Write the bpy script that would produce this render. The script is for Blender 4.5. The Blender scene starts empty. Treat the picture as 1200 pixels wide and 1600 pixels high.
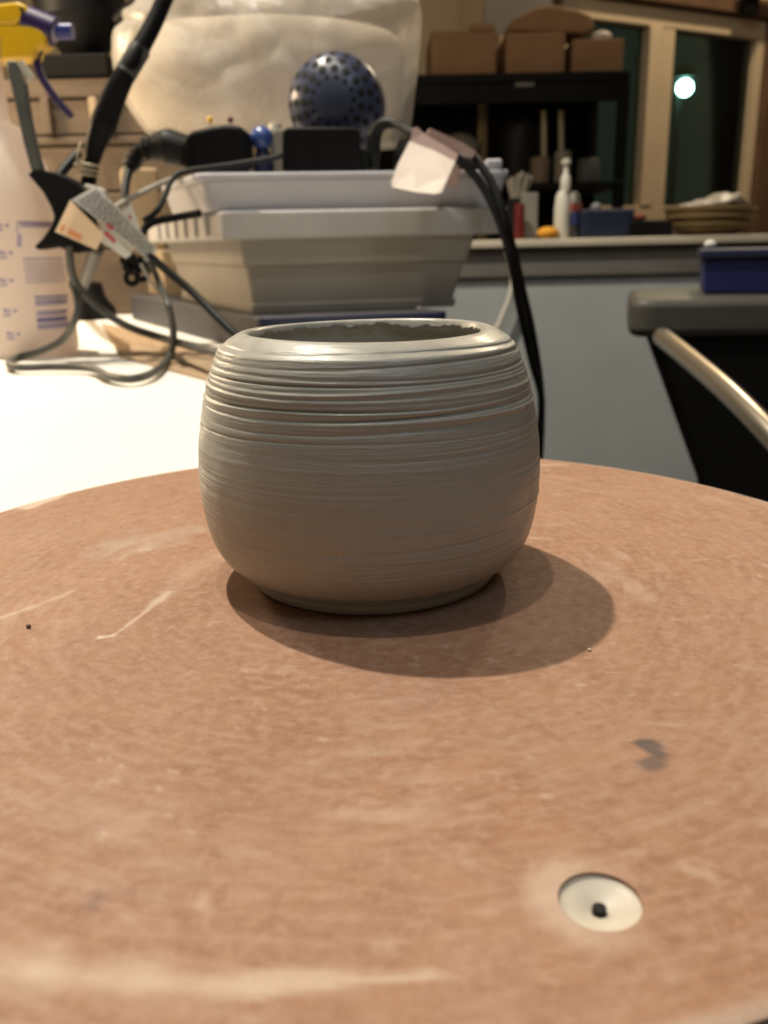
import bpy, bmesh, math, random
import numpy as np
from mathutils import Vector, Matrix, noise

S = bpy.context.scene
COL = S.collection
random.seed(7)
RNG = np.random.default_rng(7)

# ---------------------------------------------------------------- camera
B = 0.80                       # height of the bat's top above the floor
F, PITCH, ROLL, H = 1370.0, 0.29832, 0.02264, 0.08876   # focal length in pixels of a 1200x1600 frame
CT, ST, CR, SR = math.cos(PITCH), math.sin(PITCH), math.cos(ROLL), math.sin(ROLL)
cam = bpy.data.cameras.new('camera')
cam.sensor_fit = 'VERTICAL'
cam.sensor_height = 4.8
cam.sensor_width = 3.6
cam.lens = F / 1600 * 4.8
cam.clip_start = 0.01
cam.dof.use_dof = True
cam.dof.focus_distance = 0.215
cam.dof.aperture_fstop = 2.7
co = bpy.data.objects.new('camera', cam)
COL.objects.link(co)
fw = Vector((0, CT, -ST)); up0 = Vector((0, ST, CT)); rt0 = Vector((1, 0, 0))
rt = CR * rt0 - SR * up0
up = CR * up0 + SR * rt0
m = Matrix((rt, up, -fw)).transposed().to_4x4()
m.translation = Vector((0, 0, B + H))
co.matrix_world = m
S.camera = co

# ---------------------------------------------------------------- world, lights, exposure
world = bpy.data.worlds.new('night')
S.world = world
world.use_nodes = True
wb = world.node_tree.nodes['Background']
wb.inputs[0].default_value = (0.014, 0.021, 0.017, 1)
wb.inputs[1].default_value = 0.6
S.view_settings.view_transform = 'Standard'
S.view_settings.look = 'None'
S.view_settings.gamma = 1
S.view_settings.use_curve_mapping = False
S.view_settings.exposure = 0.0


def lamp(name, loc, power, color, radius=0.02, kind='POINT', size=1.0, rot=None):
    d = bpy.data.lights.new(name, kind)
    d.energy = power
    d.color = color
    if kind in ('POINT', 'SPOT'):
        d.shadow_soft_size = radius
        if kind == 'SPOT': d.spot_size = math.radians(size); d.spot_blend = 0.45
    else:
        d.shape = 'SQUARE'
        d.size = size
    o = bpy.data.objects.new(name, d)
    o.location = loc
    if rot: o.rotation_euler = rot
    COL.objects.link(o)
    return o


lamp('ceiling_bulb', (-0.60, 1.02, B + 1.9), 200, (1.0, 0.89, 0.72), 0.022, 'SPOT', 98)
lamp('ceiling_bulb', (-0.21, 0.235, B + 1.9), 34, (1.0, 0.92, 0.80), 0.03)
lamp('window_bulb', (1.25, 2.80, B + 1.75), 55, (1.0, 0.80, 0.55), 0.05)
lamp('side_lamp', (-0.80, 1.12, B + 0.46), 20, (1.0, 0.74, 0.46), 0.09)
lamp('ceiling_panel', (0.7, -0.9, B + 1.95), 8, (0.68, 0.85, 1.0), kind='AREA', size=0.7)


# ---------------------------------------------------------------- pixel <-> place
def ray(px, py):
    u = (px - 600) / F; v = (py - 800) / F
    u, v = CR * u - SR * v, SR * u + CR * v
    return Vector((u, CT - v * ST, -(ST + v * CT)))


def W(px, py, Y):                 # the place at forward distance Y seen at a pixel
    d = ray(px, py)
    return d * (Y / d.y) + Vector((0, 0, B + H))


def T(px, py, z):                 # the place at height z seen at a pixel
    d = ray(px, py)
    return d * ((z - B - H) / d.z) + Vector((0, 0, B + H))


def J(p):
    x, y, z = p[0], p[1], p[2] - B - H
    d = y * CT - z * ST; dn = -z * CT - y * ST
    u = x / d; v = dn / d
    return 600 + F * (CR * u + SR * v), 800 + F * (-SR * u + CR * v)


def reach(p0, d2, px):            # how far along d2 from p0 the pixel column px lies
    lo, hi = 0.0, 3.0
    s0 = J(p0)[0] - px
    for _ in range(60):
        mid = (lo + hi) / 2
        p = (p0[0] + d2[0] * mid, p0[1] + d2[1] * mid, p0[2])
        if (J(p)[0] - px) * s0 > 0: lo = mid
        else: hi = mid
    return lo


# ---------------------------------------------------------------- materials
def mat(name, color, rough=0.6, color2=None, scale=20.0, amount=0.5, bump=0.0, bscale=60.0, spec=0.4, metal=0.0,
        stretch=(1, 1, 1), emit=None, coat=0.0, sss=0.0, alpha=None, translucent=0.0):
    M = bpy.data.materials.new(name)
    M.use_nodes = True
    nt = M.node_tree; N = nt.nodes; L = nt.links
    p = N['Principled BSDF']
    p.inputs['Base Color'].default_value = (*color, 1)
    p.inputs['Roughness'].default_value = rough
    p.inputs['Specular IOR Level'].default_value = spec
    p.inputs['Metallic'].default_value = metal
    p.inputs['Coat Weight'].default_value = coat
    tc = N.new('ShaderNodeTexCoord')
    mp = N.new('ShaderNodeMapping'); mp.inputs['Scale'].default_value = stretch
    L.new(tc.outputs['Object'], mp.inputs['Vector'])
    if color2 is not None:
        nz = N.new('ShaderNodeTexNoise'); nz.inputs['Scale'].default_value = scale; nz.inputs['Detail'].default_value = 6
        L.new(mp.outputs[0], nz.inputs['Vector'])
        r = N.new('ShaderNodeMapRange'); r.inputs[1].default_value = 0.5 - amount / 2; r.inputs[2].default_value = 0.5 + amount / 2
        L.new(nz.outputs['Fac'], r.inputs[0])
        mx = N.new('ShaderNodeMix'); mx.data_type = 'RGBA'
        mx.inputs[6].default_value = (*color, 1); mx.inputs[7].default_value = (*color2, 1)
        L.new(r.outputs[0], mx.inputs[0]); L.new(mx.outputs[2], p.inputs['Base Color'])
    if bump:
        nb = N.new('ShaderNodeTexNoise'); nb.inputs['Scale'].default_value = bscale; nb.inputs['Detail'].default_value = 5
        L.new(mp.outputs[0], nb.inputs['Vector'])
        bp = N.new('ShaderNodeBump'); bp.inputs['Strength'].default_value = bump; bp.inputs['Distance'].default_value = 0.002
        L.new(nb.outputs['Fac'], bp.inputs['Height']); L.new(bp.outputs[0], p.inputs['Normal'])
    if emit:
        p.inputs['Emission Color'].default_value = (*emit[0], 1); p.inputs['Emission Strength'].default_value = emit[1]
    out = N['Material Output']
    sh = p.outputs[0]
    if translucent:
        tl = N.new('ShaderNodeBsdfTranslucent'); tl.inputs[0].default_value = (*color, 1)
        ms = N.new('ShaderNodeMixShader'); ms.inputs[0].default_value = translucent
        L.new(sh, ms.inputs[1]); L.new(tl.outputs[0], ms.inputs[2]); sh = ms.outputs[0]
    if alpha is not None:
        tr = N.new('ShaderNodeBsdfTransparent')
        ms = N.new('ShaderNodeMixShader'); ms.inputs[0].default_value = alpha
        L.new(tr.outputs[0], ms.inputs[1]); L.new(sh, ms.inputs[2]); sh = ms.outputs[0]
    L.new(sh, out.inputs[0])
    return M


M_black = mat('black_plastic', (0.005, 0.005, 0.0055), 0.5, (0.010, 0.010, 0.011), 40, spec=0.12)
M_rubber = mat('black_rubber', (0.008, 0.009, 0.0095), 0.5, (0.018, 0.019, 0.019), 30, spec=0.2)
M_dark = mat('dark_metal', (0.004, 0.004, 0.004), 0.6, (0.008, 0.0075, 0.007), 15, spec=0.1)
M_grayrub = mat('grey_rubber', (0.055, 0.060, 0.058), 0.5, (0.10, 0.105, 0.10), 30)
M_graycord = mat('grey_green_cord', (0.05, 0.052, 0.045), 0.45, (0.09, 0.09, 0.08), 60)
M_palecord = mat('pale_cord', (0.30, 0.28, 0.24), 0.5, (0.42, 0.40, 0.36), 60)
M_table = mat('white_laminate', (0.86, 0.83, 0.75), 0.5, (0.88, 0.85, 0.78), 9, bump=0.05, bscale=200)
M_tub = mat('shaded_white_plastic', (0.27, 0.25, 0.215), 0.55, (0.325, 0.30, 0.26), 14, bump=0.05)  # tub body's white darkened for the shade below the lid
M_lid = mat('white_plastic_lid', (0.42, 0.41, 0.405), 0.5, (0.50, 0.49, 0.48), 22, bump=0.05)
M_boxw = mat('bluish_white_plastic', (0.50, 0.50, 0.55), 0.4, (0.56, 0.56, 0.60), 18)
M_navy = mat('navy_plastic', (0.010, 0.014, 0.045), 0.45, (0.02, 0.025, 0.06), 12)
M_navy_lit = mat('lit_navy_plastic', (0.045, 0.047, 0.056), 0.5, (0.065, 0.065, 0.07), 12)  # navy greyed to paint the light on the tote's side
M_dryer = mat('dryer_navy', (0.030, 0.040, 0.080), 0.34, (0.038, 0.050, 0.098), 20, spec=0.6)
M_hole = mat('vent_black', (0.004, 0.004, 0.005), 0.8)
M_wood = mat('aged_wood', (0.085, 0.062, 0.043), 0.7, (0.125, 0.090, 0.060), 18, stretch=(1, 1, 6), bump=0.1)
M_palewood = mat('pale_wood', (0.32, 0.24, 0.155), 0.6, (0.40, 0.31, 0.20), 25, stretch=(1, 6, 1))
M_board = mat('shade_brown', (0.34, 0.235, 0.14), 0.6, (0.42, 0.30, 0.19), 14, stretch=(8, 2, 1))  # brown of the table's shade, worn by the added board
M_card = mat('cardboard', (0.19, 0.105, 0.050), 0.85, (0.23, 0.13, 0.065), 12)
M_cream = mat('cream_paint', (0.56, 0.44, 0.29), 0.55, (0.62, 0.49, 0.33), 8)
M_tan = mat('tan_wall', (0.40, 0.31, 0.19), 0.8, (0.46, 0.36, 0.22), 6)
M_brown = mat('brown_timber', (0.10, 0.055, 0.028), 0.6, (0.15, 0.085, 0.045), 10, stretch=(3, 3, 1))
M_wall = mat('grey_painted_wall', (0.34, 0.36, 0.37), 0.8, (0.40, 0.42, 0.42), 7, bump=0.1, bscale=120)
M_ledge = mat('pale_ledge', (0.48, 0.43, 0.34), 0.5, (0.56, 0.50, 0.40), 14, stretch=(1, 4, 4))
M_mould = mat('grey_moulding', (0.12, 0.112, 0.10), 0.7, (0.16, 0.15, 0.135), 9)
M_floor = mat('concrete_floor', (0.10, 0.095, 0.09), 0.8, (0.15, 0.14, 0.13), 5, bump=0.1)
M_ceil = mat('ceiling_paint', (0.22, 0.21, 0.19), 0.9, (0.26, 0.25, 0.23), 4)
M_roomwall = mat('room_wall_paint', (0.16, 0.145, 0.12), 0.9, (0.20, 0.18, 0.15), 4)
M_paper = mat('paper_white', (0.62, 0.60, 0.56), 0.6, (0.70, 0.68, 0.64), 40)
M_cream_paper = mat('paper_cream', (0.74, 0.62, 0.44), 0.6, (0.78, 0.50, 0.30), 18, amount=0.7)
M_pinkpaper = mat('pink_label', (0.86, 0.74, 0.66), 0.3, (0.90, 0.82, 0.74), 30, spec=0.7)
M_pinkdark = mat('mauve_label', (0.42, 0.29, 0.27), 0.45, (0.50, 0.36, 0.33), 40)
M_orangepaper = mat('orange_print', (0.72, 0.30, 0.14), 0.6)
M_print = mat('grey_print', (0.13, 0.13, 0.125), 0.6)
M_redprint = mat('red_print', (0.55, 0.05, 0.09), 0.6)
M_violet = mat('violet_print', (0.20, 0.19, 0.42), 0.5)
M_violet2 = mat('pale_violet_print', (0.42, 0.37, 0.50), 0.5)
M_bottle = mat('milky_plastic', (0.80, 0.72, 0.67), 0.35, (0.84, 0.77, 0.71), 5, translucent=0.45)
M_yellow = mat('yellow_plastic', (0.80, 0.50, 0.010), 0.3, (0.72, 0.42, 0.012), 18, spec=0.6)
M_amber = mat('amber_plastic', (0.62, 0.36, 0.10), 0.35, (0.70, 0.45, 0.16), 25)
M_blue = mat('blue_plastic', (0.030, 0.040, 0.22), 0.35)
M_ball = mat('blue_ball', (0.035, 0.075, 0.26), 0.3, (0.05, 0.10, 0.32), 20, spec=0.7)
M_purple = mat('purple_plastic', (0.030, 0.015, 0.085), 0.4)
M_steel = mat('brushed_steel', (0.52, 0.47, 0.39), 0.3, metal=0.9)
M_basin = mat('dark_basin', (0.012, 0.012, 0.011), 0.7, (0.018, 0.017, 0.015), 12, spec=0.15)
M_rim = mat('basin_rim_grey', (0.060, 0.058, 0.049), 0.5, (0.085, 0.082, 0.070), 15)
M_white = mat('white_plastic', (0.62, 0.60, 0.52), 0.4)
M_red = mat('red_plastic', (0.11, 0.010, 0.010), 0.4)
M_orange = mat('orange_sponge', (0.75, 0.36, 0.03), 0.9, (0.62, 0.28, 0.03), 60, bump=0.4)
M_greybox = mat('grey_card', (0.20, 0.19, 0.17), 0.8)
M_bristle = mat('pale_bristle', (0.24, 0.215, 0.165), 0.8, (0.32, 0.29, 0.23), 40, stretch=(8, 8, 1))
M_basket = mat('tan_basket', (0.17, 0.115, 0.045), 0.7, (0.24, 0.165, 0.07), 25, bump=0.3)
M_film = mat('crumpled_film', (0.50, 0.47, 0.42), 0.35, (0.62, 0.58, 0.52), 30, bump=0.3, translucent=0.2)
M_pink = mat('salmon_cloth', (0.62, 0.25, 0.18), 0.9, (0.70, 0.30, 0.22), 20)
M_blind = mat('grey_blind', (0.20, 0.18, 0.16), 0.8, (0.25, 0.23, 0.20), 20)
M_greenp = mat('sage_paint', (0.26, 0.26, 0.18), 0.7)
M_content = mat('bag_filling', (0.76, 0.69, 0.60), 0.9, (0.84, 0.78, 0.68), 7, amount=0.6, bump=0.3, bscale=25, translucent=0.3)
M_lampglow = mat('cold_lamp', (0.8, 1, 0.95), 0.5, emit=((0.45, 1.0, 0.85), 60))
M_dirt = mat('dry_clay_crumb', (0.16, 0.12, 0.09), 0.9)
M_crumb = mat('pale_crumb', (0.75, 0.62, 0.42), 0.9)


def glass_mat():
    M = bpy.data.materials.new('window_glass'); M.use_nodes = True
    nt = M.node_tree; N = nt.nodes; L = nt.links
    for n in list(N):
        if n.type == 'BSDF_PRINCIPLED': N.remove(n)
    g = N.new('ShaderNodeBsdfGlossy'); g.inputs['Roughness'].default_value = 0.03
    t = N.new('ShaderNodeBsdfTransparent'); t.inputs[0].default_value = (0.8, 0.95, 0.9, 1)
    f = N.new('ShaderNodeFresnel'); f.inputs[0].default_value = 1.35
    mx = N.new('ShaderNodeMixShader')
    L.new(f.outputs[0], mx.inputs[0]); L.new(t.outputs[0], mx.inputs[1]); L.new(g.outputs[0], mx.inputs[2])
    L.new(mx.outputs[0], N['Material Output'].inputs[0])
    return M


M_glass = glass_mat()


def bag_mat():
    M = bpy.data.materials.new('clear_polythene'); M.use_nodes = True
    nt = M.node_tree; N = nt.nodes; L = nt.links
    p = N['Principled BSDF']
    p.inputs['Base Color'].default_value = (0.72, 0.68, 0.62, 1); p.inputs['Roughness'].default_value = 0.28
    p.inputs['Specular IOR Level'].default_value = 0.7
    tc = N.new('ShaderNodeTexCoord')
    nz = N.new('ShaderNodeTexNoise'); nz.inputs['Scale'].default_value = 9; nz.inputs['Detail'].default_value = 4; nz.inputs['Distortion'].default_value = 1.2
    L.new(tc.outputs['Object'], nz.inputs['Vector'])
    bp = N.new('ShaderNodeBump'); bp.inputs['Strength'].default_value = 0.5; bp.inputs['Distance'].default_value = 0.02
    L.new(nz.outputs['Fac'], bp.inputs['Height']); L.new(bp.outputs[0], p.inputs['Normal'])
    tr = N.new('ShaderNodeBsdfTransparent'); tr.inputs[0].default_value = (0.95, 0.93, 0.90, 1)
    r = N.new('ShaderNodeMapRange'); r.inputs[1].default_value = 0.35; r.inputs[2].default_value = 0.7
    r.inputs[3].default_value = 0.30; r.inputs[4].default_value = 0.60
    L.new(nz.outputs['Fac'], r.inputs[0])
    mx = N.new('ShaderNodeMixShader')
    L.new(r.outputs[0], mx.inputs[0]); L.new(tr.outputs[0], mx.inputs[1]); L.new(p.outputs[0], mx.inputs[2])
    L.new(mx.outputs[0], N['Material Output'].inputs[0])
    return M


M_bag = bag_mat()

# ---------------------------------------------------------------- mesh building
WLOC = {}


def catmull(pts, n=8):
    P = [np.array(p, float) for p in pts]
    P = [2 * P[0] - P[1]] + P + [2 * P[-1] - P[-2]]
    out = []
    for i in range(1, len(P) - 2):
        a, b, c, d = P[i - 1:i + 3]
        for k in range(n):
            t = k / n
            out.append(0.5 * (2 * b + (c - a) * t + (2 * a - 5 * b + 4 * c - d) * t * t + (3 * b - a - 3 * c + d) * t ** 3))
    out.append(P[-2])
    return out


class MB:
    def __init__(s): s.v = []; s.f = []

    def add(s, vs, fs):
        o = len(s.v); s.v += [tuple(map(float, v)) for v in vs]; s.f += [tuple(i + o for i in f) for f in fs]; return s

    def box(s, c, size, rz=0.0, taper=1.0):
        x, y, z = size[0] / 2, size[1] / 2, size[2] / 2
        cs, sn = math.cos(rz), math.sin(rz)
        vs = []
        for k, dz in ((taper, -z), (1.0, z)):
            for dx, dy in ((-x, -y), (x, -y), (x, y), (-x, y)):
                dx *= k; dy *= k
                vs.append((c[0] + cs * dx - sn * dy, c[1] + sn * dx + cs * dy, c[2] + dz))
        return s.add(vs, [(3, 2, 1, 0), (4, 5, 6, 7), (0, 1, 5, 4), (1, 2, 6, 5), (2, 3, 7, 6), (3, 0, 4, 7)])

    def loft(s, rings, caps=True):
        n = len(rings[0]); vs = [p for r in rings for p in r]; fs = []
        for i in range(len(rings) - 1):
            for k in range(n):
                fs.append((i * n + k, i * n + (k + 1) % n, (i + 1) * n + (k + 1) % n, (i + 1) * n + k))
        if caps:
            fs.append(tuple(range(n - 1, -1, -1))); b = (len(rings) - 1) * n; fs.append(tuple(range(b, b + n)))
        return s.add(vs, fs)

    def lathe(s, prof, c, n=32, axis=None):
        rings = []
        ax = Vector(axis).normalized() if axis else None
        if ax:
            a = ax.orthogonal().normalized(); b = ax.cross(a)
        for r, z in prof:
            r = max(r, 1e-5)
            ring = []
            for k in range(n):
                t = 2 * math.pi * k / n
                if ax: p = Vector(c) + a * (r * math.cos(t)) + b * (r * math.sin(t)) + ax * z
                else: p = (c[0] + r * math.cos(t), c[1] + r * math.sin(t), c[2] + z)
                ring.append(tuple(p))
            rings.append(ring)
        return s.loft(rings)

    def tube(s, pts, r, n=10, smooth=8):
        P = catmull(pts, smooth) if smooth > 1 and len(pts) > 2 else [np.array(p, float) for p in pts]
        if not callable(r) and hasattr(r, '__len__'):
            rr = np.interp(np.linspace(0, len(r) - 1, len(P)), range(len(r)), r)
        else: rr = [r] * len(P)
        rings = []; nrm = None
        for i, p in enumerate(P):
            d = Vector(P[min(i + 1, len(P) - 1)] - P[max(i - 1, 0)])
            d = d.normalized() if d.length > 1e-9 else Vector((0, 0, 1))
            if nrm is None: nrm = d.orthogonal().normalized()
            nrm = (nrm - d * nrm.dot(d))
            nrm = nrm.normalized() if nrm.length > 1e-6 else d.orthogonal().normalized()
            b = d.cross(nrm)
            rings.append([tuple(Vector(p) + (nrm * math.cos(2 * math.pi * k / n) + b * math.sin(2 * math.pi * k / n)) * rr[i]) for k in range(n)])
        return s.loft(rings)

    def ball(s, c, r, n=16, sz=1.0):
        prof = [(r * math.sin(math.pi * i / n), -r * sz * math.cos(math.pi * i / n)) for i in range(n + 1)]
        return s.lathe(prof, c, 2 * n)

    def slab(s, pts, off):          # a polygon of 3-D points thickened by off
        a = [Vector(p) for p in pts]; off = Vector(off)
        b = [p + off for p in a]; n = len(a)
        return s.add(a + b, [tuple(range(n - 1, -1, -1)), tuple(range(n, 2 * n))] + [(i, (i + 1) % n, n + (i + 1) % n, n + i) for i in range(n)])

    def build(s, name, m, parent=None, smooth=False, bevel=0.0, recalc=True):
        me = bpy.data.meshes.new(name)
        V = np.array(s.v); lo, hi = V.min(0), V.max(0)
        c = np.array([(lo[0] + hi[0]) / 2, (lo[1] + hi[1]) / 2, lo[2]])
        me.from_pydata([tuple(v) for v in V - c], [], s.f)
        me.update()
        if recalc:
            bm = bmesh.new(); bm.from_mesh(me); bmesh.ops.recalc_face_normals(bm, faces=bm.faces); bm.to_mesh(me); bm.free()
        if m: me.materials.append(m)
        o = bpy.data.objects.new(name, me); COL.objects.link(o)
        place(o, c, parent)
        if smooth:
            me.polygons.foreach_set('use_smooth', [True] * len(me.polygons))
            if smooth != 'full':
                me.set_sharp_from_angle(angle=math.radians(40))
        if bevel:
            bv = o.modifiers.new('bevel', 'BEVEL'); bv.width = bevel; bv.segments = 3; bv.limit_method = 'ANGLE'
        return o


def place(o, c, parent):
    c = Vector(c); WLOC[o.name] = c; o.location = c
    if parent is not None:
        o.parent = parent
        o.matrix_parent_inverse = Matrix.Translation(-WLOC[parent.name])


def tag(o, label=None, cat=None, group=None, kind=None):
    for k, v in (('label', label), ('category', cat), ('group', group), ('kind', kind)):
        if v: o[k] = v
    return o


def thing(name, loc, label, cat, group=None):
    o = bpy.data.objects.new(name, None); o.empty_display_size = 0.02
    COL.objects.link(o); place(o, loc, None)
    return tag(o, label, cat, group)


def struct(o): o['kind'] = 'structure'; return o


def rquad(c4, r, z, n=5):           # four plan corners rounded by r, at height z
    out = []
    c4 = [Vector((p[0], p[1])) for p in c4]
    for i in range(4):
        p = c4[i]; a = (c4[i - 1] - p).normalized(); b = (c4[(i + 1) % 4] - p).normalized()
        for k in range(n + 1):
            t = k / n
            q = (p + a * r) * (1 - t) ** 2 + p * 2 * t * (1 - t) + (p + b * r) * t * t
            out.append((q.x, q.y, z))
    return out


def ang(d): return Vector((math.cos(math.radians(d)), math.sin(math.radians(d))))


# ---------------------------------------------------------------- the setting
TZ = B - 0.008                       # table top, under the bat
x0, x1, y0, y1, zc = -2.4, 3.2, -1.6, 3.3, 2.9
struct(MB().box(((x0 + x1) / 2, 1.75, -0.05), (x1 - x0 + 0.4, 7.1, 0.1)).build('floor', M_floor))
struct(MB().box(((x0 + x1) / 2, 1.75, zc + 0.05), (x1 - x0 + 0.4, 7.1, 0.1)).build('ceiling', M_ceil))
struct(MB().box((x0 - 0.05, 0.85, zc / 2), (0.1, 4.9, zc)).build('wall_left', M_roomwall))
struct(MB().box(((x0 + x1) / 2, y0 - 0.05, zc / 2), (x1 - x0 + 0.2, 0.1, zc)).build('wall_front', M_roomwall))
struct(MB().box((x1 + 0.05, 1.75, zc / 2), (0.1, 6.9, zc)).build('wall_right', M_roomwall))

# window wall, turned 30 degrees; window_1 sits in it
WA = ang(28)
WN = Vector((WA.y, -WA.x))           # towards the room
pw = W(868, 200, 3.15); pw2 = Vector((pw.x, pw.y))
CORN = pw2 - WA * 0.10


def wp(px, y=0):                     # distance along the window wall at a pixel column
    return reach((CORN.x, CORN.y, W(px, 200, 3.4).z), WA, px)


def wz(t, py):                       # height on the window wall, t along, pixel row
    p = CORN + WA * t
    px = J((p.x, p.y, B + 0.4))[0]
    return W(px, py, p.y).z


def wbox(t0, t1, za, zb, d0, d1):    # a box on the window wall; d counts towards the room
    mb = MB()
    c = CORN + WA * ((t0 + t1) / 2) + WN * ((d0 + d1) / 2)
    return mb.box((c.x, c.y, (za + zb) / 2), (t1 - t0, d1 - d0, zb - za), math.radians(28))


tl, tr = wp(868), wp(1172)
tm0, tm1 = wp(997), wp(1037)
zt = wz(wp(1065), 52); ztt = wz(wp(1065), 22); zb_in = wz(wp(1050), 322); zb = wz(wp(1020), 345)
mb = MB()
far = 3.0


def wall_piece(t0, t1, za, zb):
    o = wbox(t0, t1, za, zb, -0.12, 0.0); mb.add(o.v, o.f)


wall_piece(-0.2, tl, 0, zc); wall_piece(tr, far, 0, zc); wall_piece(tl, tr, ztt, zc); wall_piece(tl, tr, 0, zb)
struct(mb.build('wall_window', M_tan))
struct(MB().box(((x0 + CORN.x) / 2 - 0.02, CORN.y + 0.12, zc / 2), (CORN.x - x0 + 0.3, 0.1, zc)).build('wall_back', M_tan))

win = bpy.data.objects.new('window_1', None); COL.objects.link(win)
place(win, (*(CORN + WA * tl), zb), None); win['kind'] = 'structure'
fm = MB()
for a in ((tl, tr, zt, ztt, -0.04, 0.03), (tl, tr, zb, zb_in, -0.04, 0.03), (tl, tl + 0.03, zb_in, zt, -0.04, 0.03)):
    o = wbox(*a); fm.add(o.v, o.f)
fm.build('window_frame', M_cream, win, bevel=0.003)
tmm = (tm0 + tm1) / 2
wbox(tm0, tmm - 0.003, zb_in, zt, -0.035, 0.035).build('left_stile', M_cream, win, bevel=0.004)
wbox(tmm + 0.003, tm1, zb_in, zt, -0.035, 0.028).build('right_stile', M_cream, win, bevel=0.004)
wbox(wp(1162), tr, zb_in, zt, -0.035, 0.03).build('outer_stile', M_cream, win, bevel=0.004)
wbox(tl + 0.03, tm0, zb_in, zt, -0.008, -0.002).build('pane', M_glass, win)
wbox(tm1, wp(1162), zb_in, zt, -0.008, -0.002).build('pane', M_glass, win)
struct(wbox(tr + .004, tr + 0.12, 0.0, ztt, 0.0, 0.05).build('trim_1', M_brown, bevel=0.004))          # right jamb
struct(wbox(tl - 0.12, tr + 0.5, ztt + 0.005, ztt + 0.06, 0.0, 0.06).build('trim_2', M_brown, bevel=0.004))  # head beam
struct(wbox(tl - 0.12, tr + 0.5, ztt + 0.062, ztt + 0.12, 0.0, 0.04).build('trim_3', M_cream, bevel=0.004))
br = thing('curtain_bracket', (*(CORN + WA * wp(1128) + WN * 0.08), ztt + 0.03), 'black curtain bracket on the brown beam above the window', 'bracket')
wbox(wp(1118), wp(1138), ztt + 0.0, ztt + 0.10, 0.06, 0.09).build('plate', M_dark, br, bevel=0.004)
wbox(wp(1105), wp(1165), ztt + 0.075, ztt + 0.095, 0.09, 0.12).build('rod', M_dark, br, bevel=0.004)

# lamp burning outside, seen through the right pane
lp = W(1070, 137, 5.2)
sl = thing('street_lamp', (lp.x, lp.y + 0.06, -0.0), 'bright teal white lamp outside, seen through the right pane', 'lamp')
MB().tube([(lp.x, lp.y + 0.10, 0), (lp.x, lp.y + 0.10, lp.z + 0.08)], 0.02, smooth=1).build('pole', M_dark, sl)
MB().ball(lp, 0.042).build('bulb', M_lampglow, sl, smooth=True)
MB().lathe([(0.02, 0.0), (0.06, 0.0), (0.05, 0.05), (0.01, 0.07)], (lp.x, lp.y + 0.02, lp.z + 0.05)).build('hood', M_dark, sl, smooth=True)

# half-height wall with a ledge
PY = 2.0
zl = W(870, 373, PY - 0.03).z; zl0 = W(870, 386, PY - 0.03).z; zm = W(870, 432, PY).z
struct(MB().box((0.85, PY + 0.06, (zl0) / 2), (3.1, 0.12, zl0)).build('wall_partition', M_wall))
struct(MB().box((0.85, PY + 0.10, (zl + zl0) / 2), (3.1, 0.26, zl - zl0)).build('trim_4', M_ledge, bevel=0.004))
struct(MB().box((0.85, PY - 0.006, (zl0 + zm) / 2), (3.1, 0.012, zl0 - zm - 0.002)).build('trim_5', M_mould, bevel=0.003))

# greenish post and slatted blind at the far end of the room
pp = W(750, 20, 3.1)
struct(MB().box((pp.x, pp.y, zc / 2), (0.03, 0.04, zc)).build('trim_6', M_greenp))
bl = thing('window_blind', (*W(805, 45, 3.0).xy, W(805, 45, 3.0).z), 'grey slatted blind hanging above the stacked cardboard boxes', 'blind')
a = W(758, 20, 3.0); b = W(862, 20, 3.0)
for i in range(9):
    z = W(805, 48 - i * 9, 3.0).z
    MB().box(((a.x + b.x) / 2, 3.0, z), (b.x - a.x, 0.012, 0.016)).build('slat', M_blind, bl)
MB().box(((a.x + b.x) / 2, 3.02, W(805, 0, 3.0).z), (0.02, 0.004, 0.26)).build('ladder_tape', M_blind, bl)

# ---------------------------------------------------------------- work table
tt = thing('work_table', (-0.5, 0.8, 0), 'white laminate work table under the round brown bat', 'table')
MB().box((-0.616, 0.81, TZ - 0.015), (1.36, 1.34, 0.03)).build('table_top', M_table, tt, bevel=0.002)
MB().box((-0.616, 0.81, TZ - 0.075), (1.20, 1.2, 0.088)).build('apron', M_palewood, tt)
for sx in (-1.2, -0.02):
    for sy in (0.25, 1.38):
        MB().box((sx, sy, (TZ - 0.12) / 2 + 0.0), (0.05, 0.05, TZ - 0.12)).build('leg', M_palewood, tt)

# ---------------------------------------------------------------- round bat
BX, BY, BR = -0.00407, 0.22655, 0.1525
HX, HY, HR = 0.0290, 0.1012, 0.0058      # the bolt hole
nr, na = 150, 480
vs = [(0, 0, 0)]
fs = []
rad = [BR * (i + 1) / nr for i in range(nr)]
for r in rad:
    for k in range(na):
        t = 2 * math.pi * k / na
        vs.append((r * math.cos(t), r * math.sin(t), -0.0006 * max(0, (r - BR + 0.003) / 0.003) ** 2))
for k in range(na): fs.append((0, 1 + k, 1 + (k + 1) % na))
for i in range(nr - 1):
    for k in range(na):
        a = 1 + i * na + k; b = 1 + i * na + (k + 1) % na
        fs.append((a, a + na, b + na, b))
o0 = 1 + (nr - 1) * na
base = len(vs)
for k in range(na):
    t = 2 * math.pi * k / na
    vs.append((BR * math.cos(t), BR * math.sin(t), -0.008))
for k in range(na): fs.append((o0 + k, base + k, base + (k + 1) % na, o0 + (k + 1) % na))
fs.append(tuple(base + na - 1 - k for k in range(na)))
me = bpy.data.meshes.new('pottery_bat'); me.from_pydata(vs, [], fs); me.update()
bm = bmesh.new(); bm.from_mesh(me); bmesh.ops.recalc_face_normals(bm, faces=bm.faces); bm.to_mesh(me); bm.free()
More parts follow.
